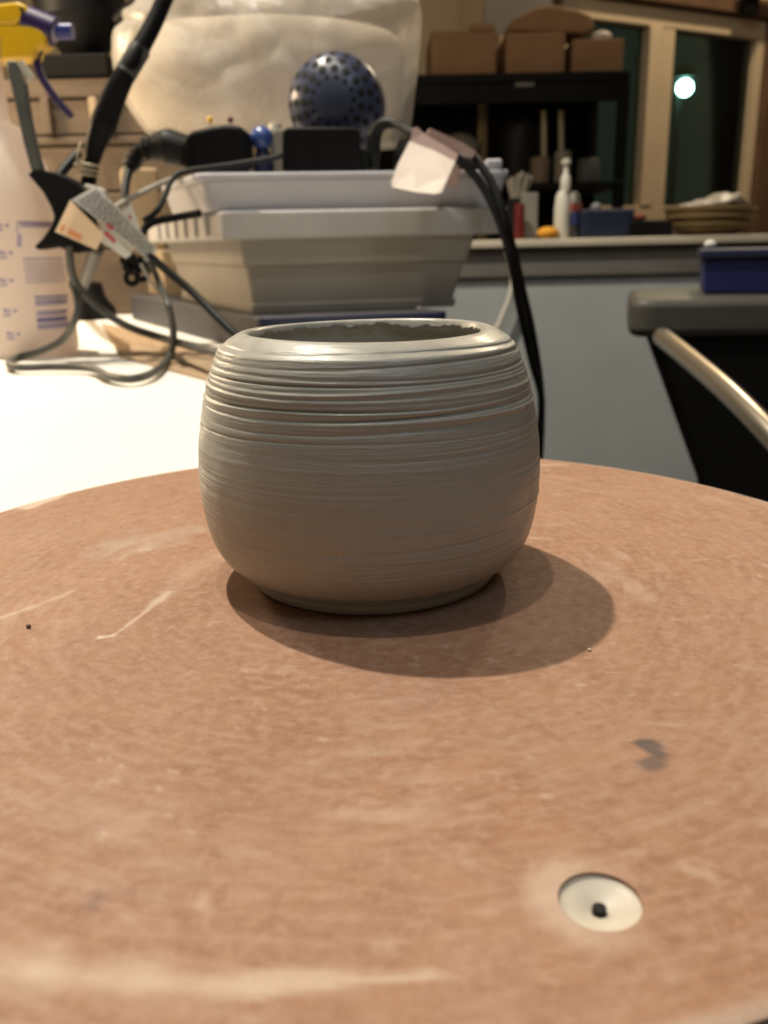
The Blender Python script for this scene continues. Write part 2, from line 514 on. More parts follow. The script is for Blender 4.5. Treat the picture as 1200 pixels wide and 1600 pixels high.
# drill the bolt hole
cut = MB().lathe([(HR, -0.02), (HR, 0.02)], (HX - BX, HY - BY, 0), 40)
cm = bpy.data.meshes.new('drill'); cm.from_pydata(cut.v, [], cut.f); cm.update()
bm = bmesh.new(); bm.from_mesh(cm); bmesh.ops.recalc_face_normals(bm, faces=bm.faces); bm.to_mesh(cm); bm.free()
bo = bpy.data.objects.new('pottery_bat', me); COL.objects.link(bo)
do = bpy.data.objects.new('drill', cm); COL.objects.link(do)
md = bo.modifiers.new('drill', 'BOOLEAN'); md.object = do; md.operation = 'DIFFERENCE'; md.solver = 'EXACT'
dg = bpy.context.evaluated_depsgraph_get()
me2 = bpy.data.meshes.new_from_object(bo.evaluated_get(dg))
bo.modifiers.clear(); bo.data = me2; bpy.data.objects.remove(do)
place(bo, (BX, BY, B), None)
tag(bo, 'round reddish brown pottery bat carrying the clay pot, smeared with dried clay', 'pottery bat')
me2.polygons.foreach_set('use_smooth', [True] * len(me2.polygons)); me2.set_sharp_from_angle(angle=math.radians(40))

co_ = np.empty(len(me2.vertices) * 3); me2.vertices.foreach_get('co', co_); co_ = co_.reshape(-1, 3)
X = co_[:, 0] + BX; Y = co_[:, 1] + BY; R = np.hypot(co_[:, 0], co_[:, 1]); TH = np.arctan2(co_[:, 1], co_[:, 0])


def vnoise(sc, seed, pts=None):
    P = np.stack([X, Y], 1) if pts is None else pts
    P = P * sc + seed * 17.3
    i = np.floor(P).astype(int); f = P - i; f = f * f * (3 - 2 * f)

    def h(a, b): return np.modf(np.abs(np.sin(a * 127.1 + b * 311.7 + seed * 3.1) * 43758.5453))[0]
    a = h(i[:, 0], i[:, 1]); b = h(i[:, 0] + 1, i[:, 1]); c = h(i[:, 0], i[:, 1] + 1); d = h(i[:, 0] + 1, i[:, 1] + 1)
    return (a * (1 - f[:, 0]) + b * f[:, 0]) * (1 - f[:, 1]) + (c * (1 - f[:, 0]) + d * f[:, 0]) * f[:, 1]


def smear(pix, w, soft=0.6):         # a clay smear along a line of bat places
    pts = [T(px, py, B) for px, py in pix]
    best = np.full(len(X), 1e9)
    for k in range(len(pts) - 1):
        a, b = pts[k], pts[k + 1]
        dx, dy = b.x - a.x, b.y - a.y
        t = np.clip(((X - a.x) * dx + (Y - a.y) * dy) / (dx * dx + dy * dy), 0, 1)
        wk = w[k] + (w[k + 1] - w[k]) * t
        best = np.minimum(best, np.hypot(X - a.x - dx * t, Y - a.y - dy * t) / wk)
    e = best + (vnoise(220, 3) - 0.5) * 0.9
    return np.clip((1.25 - e) / soft, 0, 1)


clay = np.zeros(len(X))
for pix, w, s_, so in (
        ([(-20, 972), (60, 945), (118, 922)], [.0009, .0013, .0005], .50, .9),
        ([(154, 996), (178, 993)], [.0008, .0008], .95, .7),
        ([(178, 993), (206, 972), (232, 952)], [.0005, .0006, .0008], .70, .9),
        ([(230, 953), (246, 940), (264, 925)], [.0009, .0014, .0013], .62, 1.1),
        ([(262, 925), (300, 895), (345, 868)], [.004, .006, .005], .26, 1.5),
        ([(150, 850), (215, 842), (300, 825)], [.004, .006, .003], .0, 1.0),
        ([(-30, 1508), (120, 1528), (400, 1540)], [.0052,   .0040, .0020], .62, 1.5),
        ([(400, 1538), (560, 1532), (690, 1524)], [.0022, .0014, .0008], .55, .7),
        ([(1065, 1355), (1095, 1365), (1135, 1380)], [.0010, .0012, .0008], .35, .9),
        ([(830, 840), (855, 842)], [.0012, .0008], .4, .8),
        ([(845, 726), (880, 726)], [.0022, .0022], .35, .8),
        ([(40, 792), (70, 783), (100, 774)], [.003, .003, .0015], .8, .6),
        ([(355, 1330), (420, 1335)], [.001, .001], .2, .9),
        ([(1020, 1131), (1062, 1133)], [.0008, .0010], .3, .9),
        ([(150, 1225), (185, 1215)], [.0012, .0010], .3, .9)):
    clay = np.maximum(clay, s_ * smear(pix, w, so))
ringd = np.abs(np.hypot(X - HX, Y - HY) - HR * 1.15) / (0.0024 + 0.0028 * vnoise(150, 9))
side = np.clip(0.55 - (X - HX) / 0.012, 0.1, 1)
clay = np.maximum(clay, 0.48 * np.clip(1.3 - ringd, 0, 1) * side)
edge = np.clip((R - (BR - 0.0032)) / 0.002, 0, 1) * (0.55 + 0.45 * vnoise(60, 4))
clay = np.maximum(clay, 0.75 * edge)
arc = vnoise(1, 11, np.stack([TH * 9, R * 330], 1)) * vnoise(1, 12, np.stack([TH * 3, R * 60], 1))
clay = np.maximum(clay, 0.22 * np.clip((arc - 0.40) / 0.4, 0, 1))
fl = vnoise(420, 21); clay = np.maximum(clay, 0.5 * np.clip((fl - 0.88) / 0.08, 0, 1) * vnoise(35, 22))
grey = 0.6 * smear([(160, 862), (215, 846), (300, 830)], [.008, .011, .006], 1.5)
dark = np.zeros(len(X))
for pix, w, s_ in (([(1000, 1160), (1018, 1165), (1034, 1180)], [.0010, .0022, .0016], .85),
                   ([(1012, 1194), (1026, 1190)], [.0018, .0018], .7),
                   ([(140, 1415), (155, 1402)], [.0010, .0008], .45),
                   ([(1000, 1388), (1012, 1392)], [.0008, .0008], .35),
                   ([(1152, 772), (1172, 776)], [.0008, .0010], .6)):
    dark = np.maximum(dark, s_ * smear(pix, w, .5))
for nm, arr in (('clay', clay), ('grey', grey), ('dark', dark)):
    at = me2.attributes.new(nm, 'FLOAT', 'POINT'); at.data.foreach_set('value', arr.astype(np.float32))


def bat_mat():
    M = bpy.data.materials.new('brown_hardboard'); M.use_nodes = True
    nt = M.node_tree; N = nt.nodes; L = nt.links; p = N['Principled BSDF']
    tc = N.new('ShaderNodeTexCoord'); sep = N.new('ShaderNodeSeparateXYZ'); L.new(tc.outputs['Object'], sep.inputs[0])

    def math_(op, a, b=None):
        n = N.new('ShaderNodeMath'); n.operation = op
        for i, x in enumerate((a, b)):
            if x is None: continue
            if isinstance(x, (int, float)): n.inputs[i].default_value = x
            else: L.new(x, n.inputs[i])
        return n.outputs[0]
    x, y = sep.outputs[0], sep.outputs[1]
    r = math_('SQRT', math_('ADD', math_('MULTIPLY', x, x), math_('MULTIPLY', y, y)))
    th = math_('ARCTAN2', y, x)
    cv = N.new('ShaderNodeCombineXYZ'); L.new(math_('MULTIPLY', th, 14), cv.inputs[0]); L.new(math_('MULTIPLY', r, 420), cv.inputs[1])

    def noise_(vec, sc, det=5):
        n = N.new('ShaderNodeTexNoise'); n.inputs['Scale'].default_value = sc; n.inputs['Detail'].default_value = det
        L.new(vec, n.inputs['Vector']); return n.outputs['Fac']

    def ramp(v, a, b, lo=0.0, hi=1.0):
        n = N.new('ShaderNodeMapRange'); n.inputs[1].default_value = a; n.inputs[2].default_value = b
        n.inputs[3].default_value = lo; n.inputs[4].default_value = hi; L.new(v, n.inputs[0]); return n.outputs[0]

    def mix(f, a, b):
        n = N.new('ShaderNodeMix'); n.data_type = 'RGBA'
        L.new(f, n.inputs[0])
        for i, q in ((6, a), (7, b)):
            if isinstance(q, tuple): n.inputs[i].default_value = (*q, 1)
            else: L.new(q, n.inputs[i])
        return n.outputs[2]
    obj = tc.outputs['Object']
    c = mix(ramp(noise_(obj, 30), .38, .62), (0.268, 0.134, 0.078), (0.310, 0.170, 0.108))
    c = mix(ramp(noise_(obj, 430, 3), .44, .70, 0, .55), c, (0.39, 0.24, 0.16))
    c = mix(ramp(noise_(obj, 260, 3), .50, .72, 0, .60), c, (0.22, 0.105, 0.058))
    c = mix(ramp(noise_(obj, 95, 4), .45, .65, 0, .4), c, (0.345, 0.185, 0.102))
    c = mix(ramp(noise_(cv.outputs[0], 1.0, 4), .44, .72, 0, .50), c, (0.40, 0.26, 0.19))

    def attr(n):
        a = N.new('ShaderNodeAttribute'); a.attribute_name = n; return a.outputs['Fac']
    c = mix(attr('grey'), c, (0.40, 0.32, 0.26))
    c = mix(attr('clay'), c, (0.58, 0.47, 0.38))
    c = mix(attr('dark'), c, (0.070, 0.058, 0.060))
    L.new(c, p.inputs['Base Color'])
    p.inputs['Roughness'].default_value = 0.62; p.inputs['Specular IOR Level'].default_value = 0.35
    bp = N.new('ShaderNodeBump'); bp.inputs['Strength'].default_value = 0.25; bp.inputs['Distance'].default_value = 0.0006
    L.new(noise_(obj, 700, 3), bp.inputs['Height']); L.new(bp.outputs[0], p.inputs['Normal'])
    return M


me2.materials.clear(); me2.materials.append(bat_mat())
M_plug = mat('cream_bushing', (0.60, 0.545, 0.45), 0.45, (0.46, 0.42, 0.36), 160)
bush = MB().lathe([(0.0009, -0.0040), (0.0009, -0.0022), (0.0014, -0.0018), (0.0044, -0.0012), (0.00555, -0.0008), (HR - 0.00004, -0.0006), (HR - 0.00004, -0.0072), (0.0009, -0.0072)],
                  (HX, HY, B), 40)
bush.f = [f for f in bush.f if len(f) == 4]
n_ = 40
for k in range(n_): bush.f.append((7 * n_ + k, 7 * n_ + (k + 1) % n_, (k + 1) % n_, k))
bo2 = bush.build('bolt_bushing', M_plug, bo, smooth=True)
bo2['label'] = 'cream countersunk bolt bushing with a dark hole'
pin_p = T(936, 1428, B - 0.0022)
MB().lathe([(0.0010, -0.0018), (0.0010, 0.0006), (0.0, 0.0007)], (pin_p.x, pin_p.y, B - 0.0017), 16).build('bolt_hole', M_hole, bo2, smooth=True)
cr = T(45, 981, B)
cm_ = MB().ball((cr.x, cr.y, B + 0.0005), 0.0006, 8, 0.8).build('clay_crumb', M_dirt, smooth=True)
tag(cm_, 'tiny dark clay crumb lying near the left edge of the bat', 'crumb')
cr = T(921, 1017, B)
cm_ = MB().ball((cr.x, cr.y, B + 0.0003), 0.0004, 8, 0.8).build('clay_crumb', M_crumb, smooth=True)
tag(cm_, 'tiny pale crumb lying on the bat right of the pot shadow', 'crumb')

# ---------------------------------------------------------------- clay pot
AX, AY = -0.0036, 0.2350
prof = [(.0340, 0), (.0346, .0004), (.0350, .0014), (.0351, .0024), (.0344, .0034), (.0356, .0042), (.0394, .0060), (.0422, .0092), (.0440, .0130), (.0454, .0190), (.0461, .0260), (.0462, .0320),
        (.0457, .0385), (.0447, .0450), (.0433, .0515), (.0418, .0565), (.0404, .0602), (.0393, .0624), (.0386, .0636), (.0366, .0650), (.0346, .0661), (.0330, .0668),
        (.0318, .0669), (.0312, .0663), (.0309, .0655), (.0308, .0650), (.0315, .0644), (.0319, .0620), (.0322, .0590), (.0335, .0520), (.0375, .0430), (.0395, .0330), (.0400, .0220), (.0380, .0130), (.0330, .0085), (.02, .0070), (.001, .0068)]
PR = np.array(prof)
seg = np.hypot(*np.diff(PR, axis=0).T)
cum = np.concatenate([[0], np.cumsum(seg)])
fine = np.array(catmull([(r, z, 0) for r, z in prof], 20))[:, :2]
fs_ = np.concatenate([[0], np.cumsum(np.hypot(*np.diff(fine, axis=0).T))])
i_rim = int(np.argmax(fine[:, 1])); s_rim = fs_[i_rim]
so = np.concatenate([np.linspace(0, s_rim, 430), np.linspace(s_rim, fs_[-1], 150)[1:]])
rp = np.interp(so, fs_, fine[:, 0]); zp = np.interp(so, fs_, fine[:, 1])
NA = 300
th = np.linspace(0, 2 * np.pi, NA, endpoint=False)
out_r, out_z = fine[:i_rim, 0], fine[:i_rim, 1]


def groove_z(py):
    z = 0.05
    for _ in range(6):
        r = np.interp(z, out_z, out_r); z = W(578, py, AY - r).z - B
    return z


dr = np.zeros((len(so), NA))
outer = (so < s_rim * 0.985)[:, None]
Z2 = zp[:, None]; TH2 = th[None, :]
for py, d, w in ((561, .00055, .00045), (579, .00035, .00035), (596, .0004, .0004), (609, .0005, .0003), (617, -.0003, .0004), (630, -.00045, .0004), (645, .0006, .0004), (652, -.0004, .0003), (661, .0005, .0004),
                 (668, -.0003, .0004), (680, .00025, .0004), (701, .0003, .0003), (722, .00014, .0005), (745, -.0001, .0006), (775, .00016, .0005), (800, .0001, .0005), (828, .0001, .0004), (845, -.0001, .0005), (868, .00018, .0005), (885, -.0001, .0004)):
    z0 = groove_z(py)
    wob = 0.00045 * np.sin(TH2 + py * 1.3) + 0.0002 * np.sin(3 * TH2 + py)
    amp = 0.75 + 0.35 * np.sin(2 * TH2 + py * 0.7)
    dr -= outer * d * amp * np.exp(-((Z2 - z0 + wob) / w) ** 2)
for k in range(70):
    z0 = RNG.uniform(0.006, 0.064); d = RNG.uniform(.00003, .00013) * RNG.choice([-1, 1, 1]); w = RNG.uniform(.00015, .0004)
    ph = RNG.uniform(0, 6.28); c0 = RNG.uniform(0, 6.28)
    wob = 0.0004 * np.sin(TH2 + ph)
    amp = np.clip(0.4 + np.cos(TH2 - c0), 0, 1) * (0.45 if z0 < 0.045 else 0.9)
    dr -= outer * d * amp * np.exp(-((Z2 - z0 + wob) / w) ** 2)
# torn, ragged inner lip
s_lip = fs_[i_rim + int(np.argmin(fine[i_rim:i_rim + 140, 0]))]
lip = np.exp(-((so[:, None] - s_lip) / 0.0011) ** 2)
rag = np.zeros(NA)
for k in range(26):
    c0 = RNG.uniform(0, 6.28); rag += RNG.uniform(-1, 1) * np.exp(-((np.angle(np.exp(1j * (th - c0)))) / RNG.uniform(.02, .10)) ** 2)
for c0, a_, w in ((1.12, 2.6, .10), (1.45, -1.2, .05), (0.85, 1.4, .08), (1.75, 1.2, .05)):
    rag += a_ * np.exp(-((np.angle(np.exp(1j * (th - c0)))) / w) ** 2)
rag += 0.8 * np.sin(th * 23) * np.sin(th * 7 + 1) + 0.5 * np.sin(th * 61 + 2)
dr -= lip * np.clip(rag, -1.5, 3)[None, :] * 0.00016
dz = -lip * np.clip(rag, -1.5, 3)[None, :] * 0.00045
inner = (so > s_rim * 1.03)[:, None]
dr += inner * 0.0002 * np.sin(Z2 * 1400 + TH2)
top = np.exp(-((so[:, None] - s_rim) / 0.003) ** 2)
dz = dz + top * 0.00025 * np.sin(2 * TH2 + 0.6)
RR = rp[:, None] + dr
V = np.stack([RR * np.cos(TH2), RR * np.sin(TH2), Z2 + dz], -1).reshape(-1, 3)
n1 = len(so)
idx = np.arange(n1 * NA).reshape(n1, NA)
quads = np.stack([idx[:-1], np.roll(idx[:-1], -1, 1), np.roll(idx[1:], -1, 1), idx[1:]], -1).reshape(-1, 4)
faces = [tuple(q) for q in quads.tolist()] + [tuple(range(NA - 1, -1, -1)), tuple(idx[-1].tolist())]
me = bpy.data.meshes.new('clay_pot'); me.from_pydata(V.tolist(), [], faces); me.update()
me.polygons.foreach_set('use_smooth', [True] * len(me.polygons))


def clay_mat():
    M = bpy.data.materials.new('damp_grey_clay'); M.use_nodes = True
    nt = M.node_tree; N = nt.nodes; L = nt.links; p = N['Principled BSDF']
    tc = N.new('ShaderNodeTexCoord')
    mp = N.new('ShaderNodeMapping'); mp.inputs['Scale'].default_value = (1, 1, 14); L.new(tc.outputs['Object'], mp.inputs[0])
    n1 = N.new('ShaderNodeTexNoise'); n1.inputs['Scale'].default_value = 45; n1.inputs['Detail'].default_value = 6; L.new(mp.outputs[0], n1.inputs[0])
    mx = N.new('ShaderNodeMix'); mx.data_type = 'RGBA'; L.new(n1.outputs['Fac'], mx.inputs[0])
    mx.inputs[6].default_value = (0.36, 0.352, 0.312, 1); mx.inputs[7].default_value = (0.42, 0.412, 0.37, 1)
    L.new(mx.outputs[2], p.inputs['Base Color'])
    n2 = N.new('ShaderNodeTexNoise'); n2.inputs['Scale'].default_value = 120; n2.inputs['Detail'].default_value = 4; L.new(tc.outputs['Object'], n2.inputs[0])
    r = N.new('ShaderNodeMapRange'); r.inputs[1].default_value = .35; r.inputs[2].default_value = .65; r.inputs[3].default_value = .27; r.inputs[4].default_value = .48
    L.new(n2.outputs['Fac'], r.inputs[0]); L.new(r.outputs[0], p.inputs['Roughness'])
    p.inputs['Specular IOR Level'].default_value = 0.5
    n3 = N.new('ShaderNodeTexNoise'); n3.inputs['Scale'].default_value = 160; n3.inputs['Detail'].default_value = 5; L.new(mp.outputs[0], n3.inputs[0])
    bp = N.new('ShaderNodeBump'); bp.inputs['Strength'].default_value = 0.35; bp.inputs['Distance'].default_value = 0.0005
    L.new(n3.outputs['Fac'], bp.inputs['Height']); L.new(bp.outputs[0], p.inputs['Normal'])
    return M


me.materials.append(clay_mat())
pot = bpy.data.objects.new('clay_pot', me); COL.objects.link(pot); place(pot, (AX, AY, B + 0.0002), None)
tag(pot, 'small round grey clay pot with throwing rings standing on the bat', 'pot')

# ---------------------------------------------------------------- blue tote under the tub
cb = T(408, 554, TZ); CB = Vector((cb.x, cb.y))
a1, a2 = ang(8), ang(90 + 28)
zbx = W(408, 496, cb.y).z
wR = reach((CB.x, CB.y, zbx), a1, 704)
q4 = [CB, CB + a1 * wR, CB + a1 * wR + a2 * 0.52, CB + a2 * 0.52]
mb = MB().loft([rquad(q4, 0.012, TZ + 0.0005), rquad(q4, 0.012, zbx)])
o = mb.build('storage_tote', M_navy_lit, smooth=True, bevel=0.002); o.data.materials.append(M_navy)
tag(o, 'flat navy blue tote lying on the table under the white tub', 'box')
for f in o.data.polygons:
    if f.normal.y < -0.8: f.material_index = 1  # front stays navy; the other faces carry the painted lit tone

# ---------------------------------------------------------------- lidded white tub
ct_ = T(395, 490, zbx); C0 = Vector((ct_.x, ct_.y))
A1, A2 = ang(8), ang(90 + 25)
tub = thing('lidded_tub', (C0.x, C0.y, zbx), 'shade-toned white rectangular plastic tub with stepped lid behind the pot', 'tub')
LT = 0.30
zlb = W(372, 371, C0.y).z; zl1 = W(346, 330, C0.y - 0.01).z
w_bot = reach((C0.x, C0.y, zbx), A1, 712)
pt = W(374, 371, C0.y - 0.004); CT0 = Vector((pt.x, pt.y)); w_top = reach((pt.x, pt.y, zlb), A1, 745)
bot = [C0, C0 + A1 * w_bot, C0 + A1 * w_bot + A2 * LT, C0 + A2 * LT]
topq = [CT0, CT0 + A1 * w_top, CT0 + A1 * w_top + A2 * (LT + .02), CT0 + A2 * (LT + .02)]


def lerp4(a, b, t): return [p * (1 - t) + q * t for p, q in zip(a, b)]


rings = []
for t, k in ((0, 0), (0.10, 0), (0.12, .004), (0.60, .004), (0.63, 0.0), (1, 0)):
    q = lerp4(bot, topq, t)
    q = [p + (sum((v for v in q), Vector((0, 0))) / 4 - p).normalized() * k for p in q]
    rings.append(rquad(q, 0.005, zbx + 0.0005 + (zlb - zbx) * t, 6))
MB().loft(rings).build('tub_body', M_tub, tub, smooth=True, bevel=0.0)
p_ = W(346, 360, C0.y - 0.012); L0 = Vector((p_.x, p_.y)); w_l = reach((p_.x, p_.y, zlb), A1, 795)
lq = [L0, L0 + A1 * w_l, L0 + A1 * w_l + A2 * (LT + .05), L0 + A2 * (LT + .05)]
lid = MB().loft([rquad(lq, 0.006, zlb - 0.002), rquad(lq, 0.006, zl1)]).build('tub_lid', M_lid, tub, smooth=True, bevel=0.003)
for i in range(6):
    q = L0 + A2 * (0.05 + i * 0.045) - A1 * 0.001
    MB().box((q.x, q.y, (zlb + zl1) / 2), (0.006, 0.014, (zl1 - zlb) * 0.8), math.radians(25)).build('lid_rib', M_lid, lid, bevel=0.0015)

# shallow white box on the lid
p_ = W(326, 320, C0.y + 0.0); U0 = Vector((p_.x, p_.y)); zu = W(320, 271, C0.y).z
w_u = reach((p_.x, p_.y, zu), A1, 783)
uq = [U0, U0 + A1 * w_u, U0 + A1 * w_u + A2 * 0.16, U0 + A2 * 0.16]
uq2 = lerp4(uq, [U0 + (-A1 - A2) * .006, uq[1] + (A1 - A2) * .006, uq[2] + (A1 + A2) * .006, uq[3] + (A2 - A1) * .006], 1)
ub = thing('shallow_box', (U0.x, U0.y, zl1), 'shallow bluish white plastic box on the tub lid, under the hair dryer', 'box')
MB().loft([rquad(uq, .012, zl1 + .0004), rquad(uq2, .012, zu - .007)]).build('box_body', M_boxw, ub, smooth=True)
uq3 = [p + (p - (uq[0] + uq[2]) / 2).normalized() * .011 for p in uq]
MB().loft([rquad(uq3, .012, zu - .007), rquad(uq3, .012, zu)]).build('box_lid', M_boxw, ub, smooth=True, bevel=.002)
# its raised corner block
p_ = W(769, 262, C0.y + 0.05); p2_ = W(769, 250, C0.y + 0.05)
MB().box((p_.x, p_.y, (zu + p2_.z) / 2), (.016, .03, p2_.z - zu)).build('corner_lug', M_boxw, ub, bevel=.003)

# wooden carton further back on the tote
cq = C0 + A2 * (LT + 0.075) + A1 * -0.005
zq = W(200, 392, cq.y).z
wb_ = MB()
c_ = [cq, cq + A1 * 0.2, cq + A1 * 0.2 + A2 * 0.11, cq + A2 * 0.11]
wb_.loft([rquad(c_, .003, zbx + .0005), rquad(c_, .003, zq)])
tag(wb_.build('wooden_box', M_palewood, bevel=.002), 'plain pale wooden box on the tote behind the tub', 'box')
p_ = W(216, 300, cq.y + .05)
tag(MB().box((p_.x, cq.y + .06, zq + .0005 + (W(216, 264, cq.y + .05).z - zq) / 2), (.048, .05, W(216, 264, cq.y + .05).z - zq), .3).build('wood_block', M_palewood, bevel=.004),
    'small pale wood block standing on the wooden box left of the plug', 'block')

# ---------------------------------------------------------------- things on the shallow box
YB = C0.y + 0.045


def zpx(px, py, Y): return W(px, py, Y).z


# black mains adapter
ad = thing('power_adapter', (*W(335, 268, YB).xy, zu), 'black power adapter with ribbed cord end lying on the shallow box', 'adapter')
pts = [(288, 266), (286, 214), (300, 204), (330, 197), (352, 194), (375, 196), (386, 206), (388, 240), (386, 266)]
P3 = [W(x, y, YB) for x, y in pts]
zmin = min(p.z for p in P3); P3 = [Vector((p.x, p.y, max(p.z, zu + .0005))) if p.z < zu + .004 else p for p in P3]
MB().slab(P3, (0, .045, 0)).build('housing', M_black, ad, bevel=.004, smooth=True)
a = W(290, 236, YB + .02); b = W(232, 232, YB + .02)
plug = MB().tube([a, (a + b) / 2 + Vector((0, 0, .003)), b], [.0150, .0165, .0100], 14).build('plug', M_rubber, ad, smooth=True)
rel = MB()
cur = catmull([W(236, 230, YB + .02), W(220, 236, YB + .02), W(208, 250, YB + .018), W(203, 266, YB + .015)], 6)
for i, q in enumerate(cur[:-1]):
    d = Vector(cur[i + 1] - cur[i]).normalized()
    if i % 3 == 0: rel.lathe([(.006, -.0016), (.0120 - .0002 * i, -.0012), (.0120 - .0002 * i, .0012), (.006, .0016)], q, 14, axis=d)
rel.tube(cur, .0062, 10, smooth=1)
rel.build('strain_relief', M_rubber, ad, smooth=True)
MB().tube([W(203, 262, YB + .015), W(197, 285, YB), W(195, 310, YB - .02), W(200, 335, YB - .06), W(215, 380, YB - .09)], .0042, 10).build('cord', M_rubber, ad, smooth=True)

for px, mcol, nm in ((328, M_yellow, 'yellow'), (360, M_red, 'red')):
    q = W(px, 187, YB + .06)
    t = thing('ball_headed_pin', (q.x, q.y, zu), nm + ' ball headed pin sticking up behind the black power adapter', 'pin', 'ball headed pins behind the adapter')
    MB().ball(q, .0032, 8).build('head', mcol, t, smooth=True)
    MB().tube([(q.x, q.y, zu), (q.x, q.y, q.z)], .0007, 6, 1).build('shaft', M_steel, t)

# blue ball on a dark stand
q = W(409, 216, YB + .03)
bb = thing('squeeze_bulb', (q.x, q.y, zu), 'small blue rubber bulb between the adapter and the black plug', 'bulb')
MB().ball(q, .0115).build('bulb', M_ball, bb, smooth=True)
MB().lathe([(.010, 0), (.010, (q.z - zu) * .3), (.006, q.z - zu - .010), (.004, q.z - zu - .006)], (q.x, q.y, zu + .0003), 20).build('collar', M_navy, bb, smooth=True)
q2 = W(430, 204, YB + .055)
MB().lathe([(.005, 0), (.005, q2.z - zu - .002), (.007, q2.z - zu), (.006, q2.z - zu + .006), (.001, q2.z - zu + .007)], (q2.x, q2.y, zu + .0003), 16).build('white_bead', M_white, smooth=True)
tag(bpy.data.objects['white_bead'], 'tiny white plastic bead behind the blue bulb', 'bead')
# clear twisted strap
q = W(434, 212, YB + .035)
tag(MB().slab([W(424, 268, YB + .035), W(422, 210, YB + .035), W(432, 202, YB + .035), W(446, 204, YB + .035), W(445, 268, YB + .035)], (0, .006, 0)).build('cloth_strap', mat('beige_strap', (.30, .27, .21), .7, (.42, .38, .30), 60, stretch=(8, 8, 1)), bevel=.001),
    'beige folded strap standing beside the black plug', 'strap')

# big black plug block
bp_ = thing('plug_block', (*W(505, 268, YB).xy, zu), 'large black square plug in front of the blue hair dryer', 'plug')
P3 = [W(x, y, YB - .01) for x, y in ((441, 268), (440, 204), (450, 198), (556, 198), (562, 204), (562, 268))]
P3 = [Vector((p.x, p.y, max(p.z, zu + .0005))) if p.z < zu + .004 else p for p in P3]
MB().slab(P3, (0, .042, 0)).build('housing', M_black, bp_, bevel=.003, smooth=True)
a = W(566, 262, YB); b = W(566, 210, YB)
MB().box(((a.x), YB + .015, zu + .012), (.012, .02, .022)).build('side_clip', M_rubber, bp_, bevel=.002)

# hair dryer seen from its round rear grille
YD = YB + .075
dc = W(525, 163, YD)
R_ = (W(600, 163, YD) - W(450, 163, YD)).length / 2
dry = thing('hair_dryer', (dc.x, dc.y, zu), 'navy blue hair dryer showing its domed rear grille with round holes', 'hair dryer')
back = Vector((0.10, 1, 0.0)).normalized()
dome = [(R_ * math.sin(t), -R_ * .62 * math.cos(t)) for t in np.linspace(0.0, math.pi / 2, 14)]
MB().lathe(dome + [(R_, .012)], dc, 48, axis=back).build('rear_grille', M_dryer, dry, smooth=True)
MB().lathe([(R_, .012), (R_ * 1.0, .02), (R_ * .92, .04), (R_ * .75, .07), (R_ * .62, .095), (R_ * .60, .105), (R_ * .5, .105), (R_ * .5, .09)], dc, 40, axis=back).build('barrel', M_dryer, dry, smooth=True)
hb = dc + back * .045
MB().tube([(hb.x, hb.y, dc.z - R_ * .7), (hb.x, hb.y, (dc.z - R_ + zu) / 2), (hb.x, hb.y + .002, zu + .0005)], [.020, .020, .017], 18).build('handle', M_dryer, dry, smooth=True)
hol = MB()
aa = back.orthogonal().normalized(); aa = Vector((1, -back.x, 0)).normalized(); bb_ = Vector((0, 0, 1))
grl = bpy.data.objects['rear_grille']
for ringa, n, rh, s_ in ((26, 14, .0026, 1.0), (37, 15, .0040, 1.35), (51, 17, .0040, 1.15), (66, 20, .0036, 1.0)):
    for k in range(n):
        t = 2 * math.pi * (k + (.5 if n % 2 else 0)) / n
        pa = math.radians(ringa)
        rad_dir = aa * math.cos(t) + bb_ * math.sin(t)
        pos = dc + rad_dir * (R_ * math.sin(pa)) - back * (R_ * .62 * math.cos(pa))
        nrm = (rad_dir * math.sin(pa) - back * (math.cos(pa) / .62)).normalized()
        hm = MB().lathe([(rh, -.0015), (rh, .0003), (rh * .7, .0005), (0, .0005)], pos, 10, axis=nrm)
        hm.build('vent_hole', M_hole, grl, smooth=True)
# its cord: up from behind the plug, over, through the label, then down to the floor side
YC = YB
c1 = [W(584, 264, YC + .02), W(583, 240, YC + .02), W(585, 212, YC + .02), W(598, 194, YC + .015), W(620, 194, YC + .005), W(645, 208, YC - .02), W(690, 232, YC - .035), W(716, 248, YC - .04), W(752, 288, YC - .045), W(780, 345, YC - .05), W(800, 410, YC - .04), W(810, 470, YC - .01), W(830, 560, YC + .04), W(846, 625, YC + .06), W(840, 700, YC + .06), W(832, 780, YC + .06), (.13, YC + .06, .30), (.14, YC + .05, .012), (.18, YC - .05, .006)]
c2 = [W(624, 262, YC + .02), W(626, 240, YC + .02), W(640, 214, YC - .01), W(700, 222, YC - .025), W(738, 244, YC - .03), W(768, 285, YC - .042), W(788, 340, YC - .05), W(804, 400, YC - .03), W(818, 460, YC + .01), W(830, 510, YC + .05), W(843, 590, YC + .075), W(846, 650, YC + .075), W(843, 720, YC + .07), W(838, 790, YC + .07), (.15, YC + .08, .30), (.16, YC + .08, .012), (.22, YC + .02, .006)]
MB().tube(c1, [.0050, .0075, .0075, .0060] + [.0042] * 15, 10).build('cord', M_rubber, dry, smooth=True)
MB().tube(c2, [.0060, .0065] + [.0042] * 15, 10).build('cord', M_rubber, dry, smooth=True)
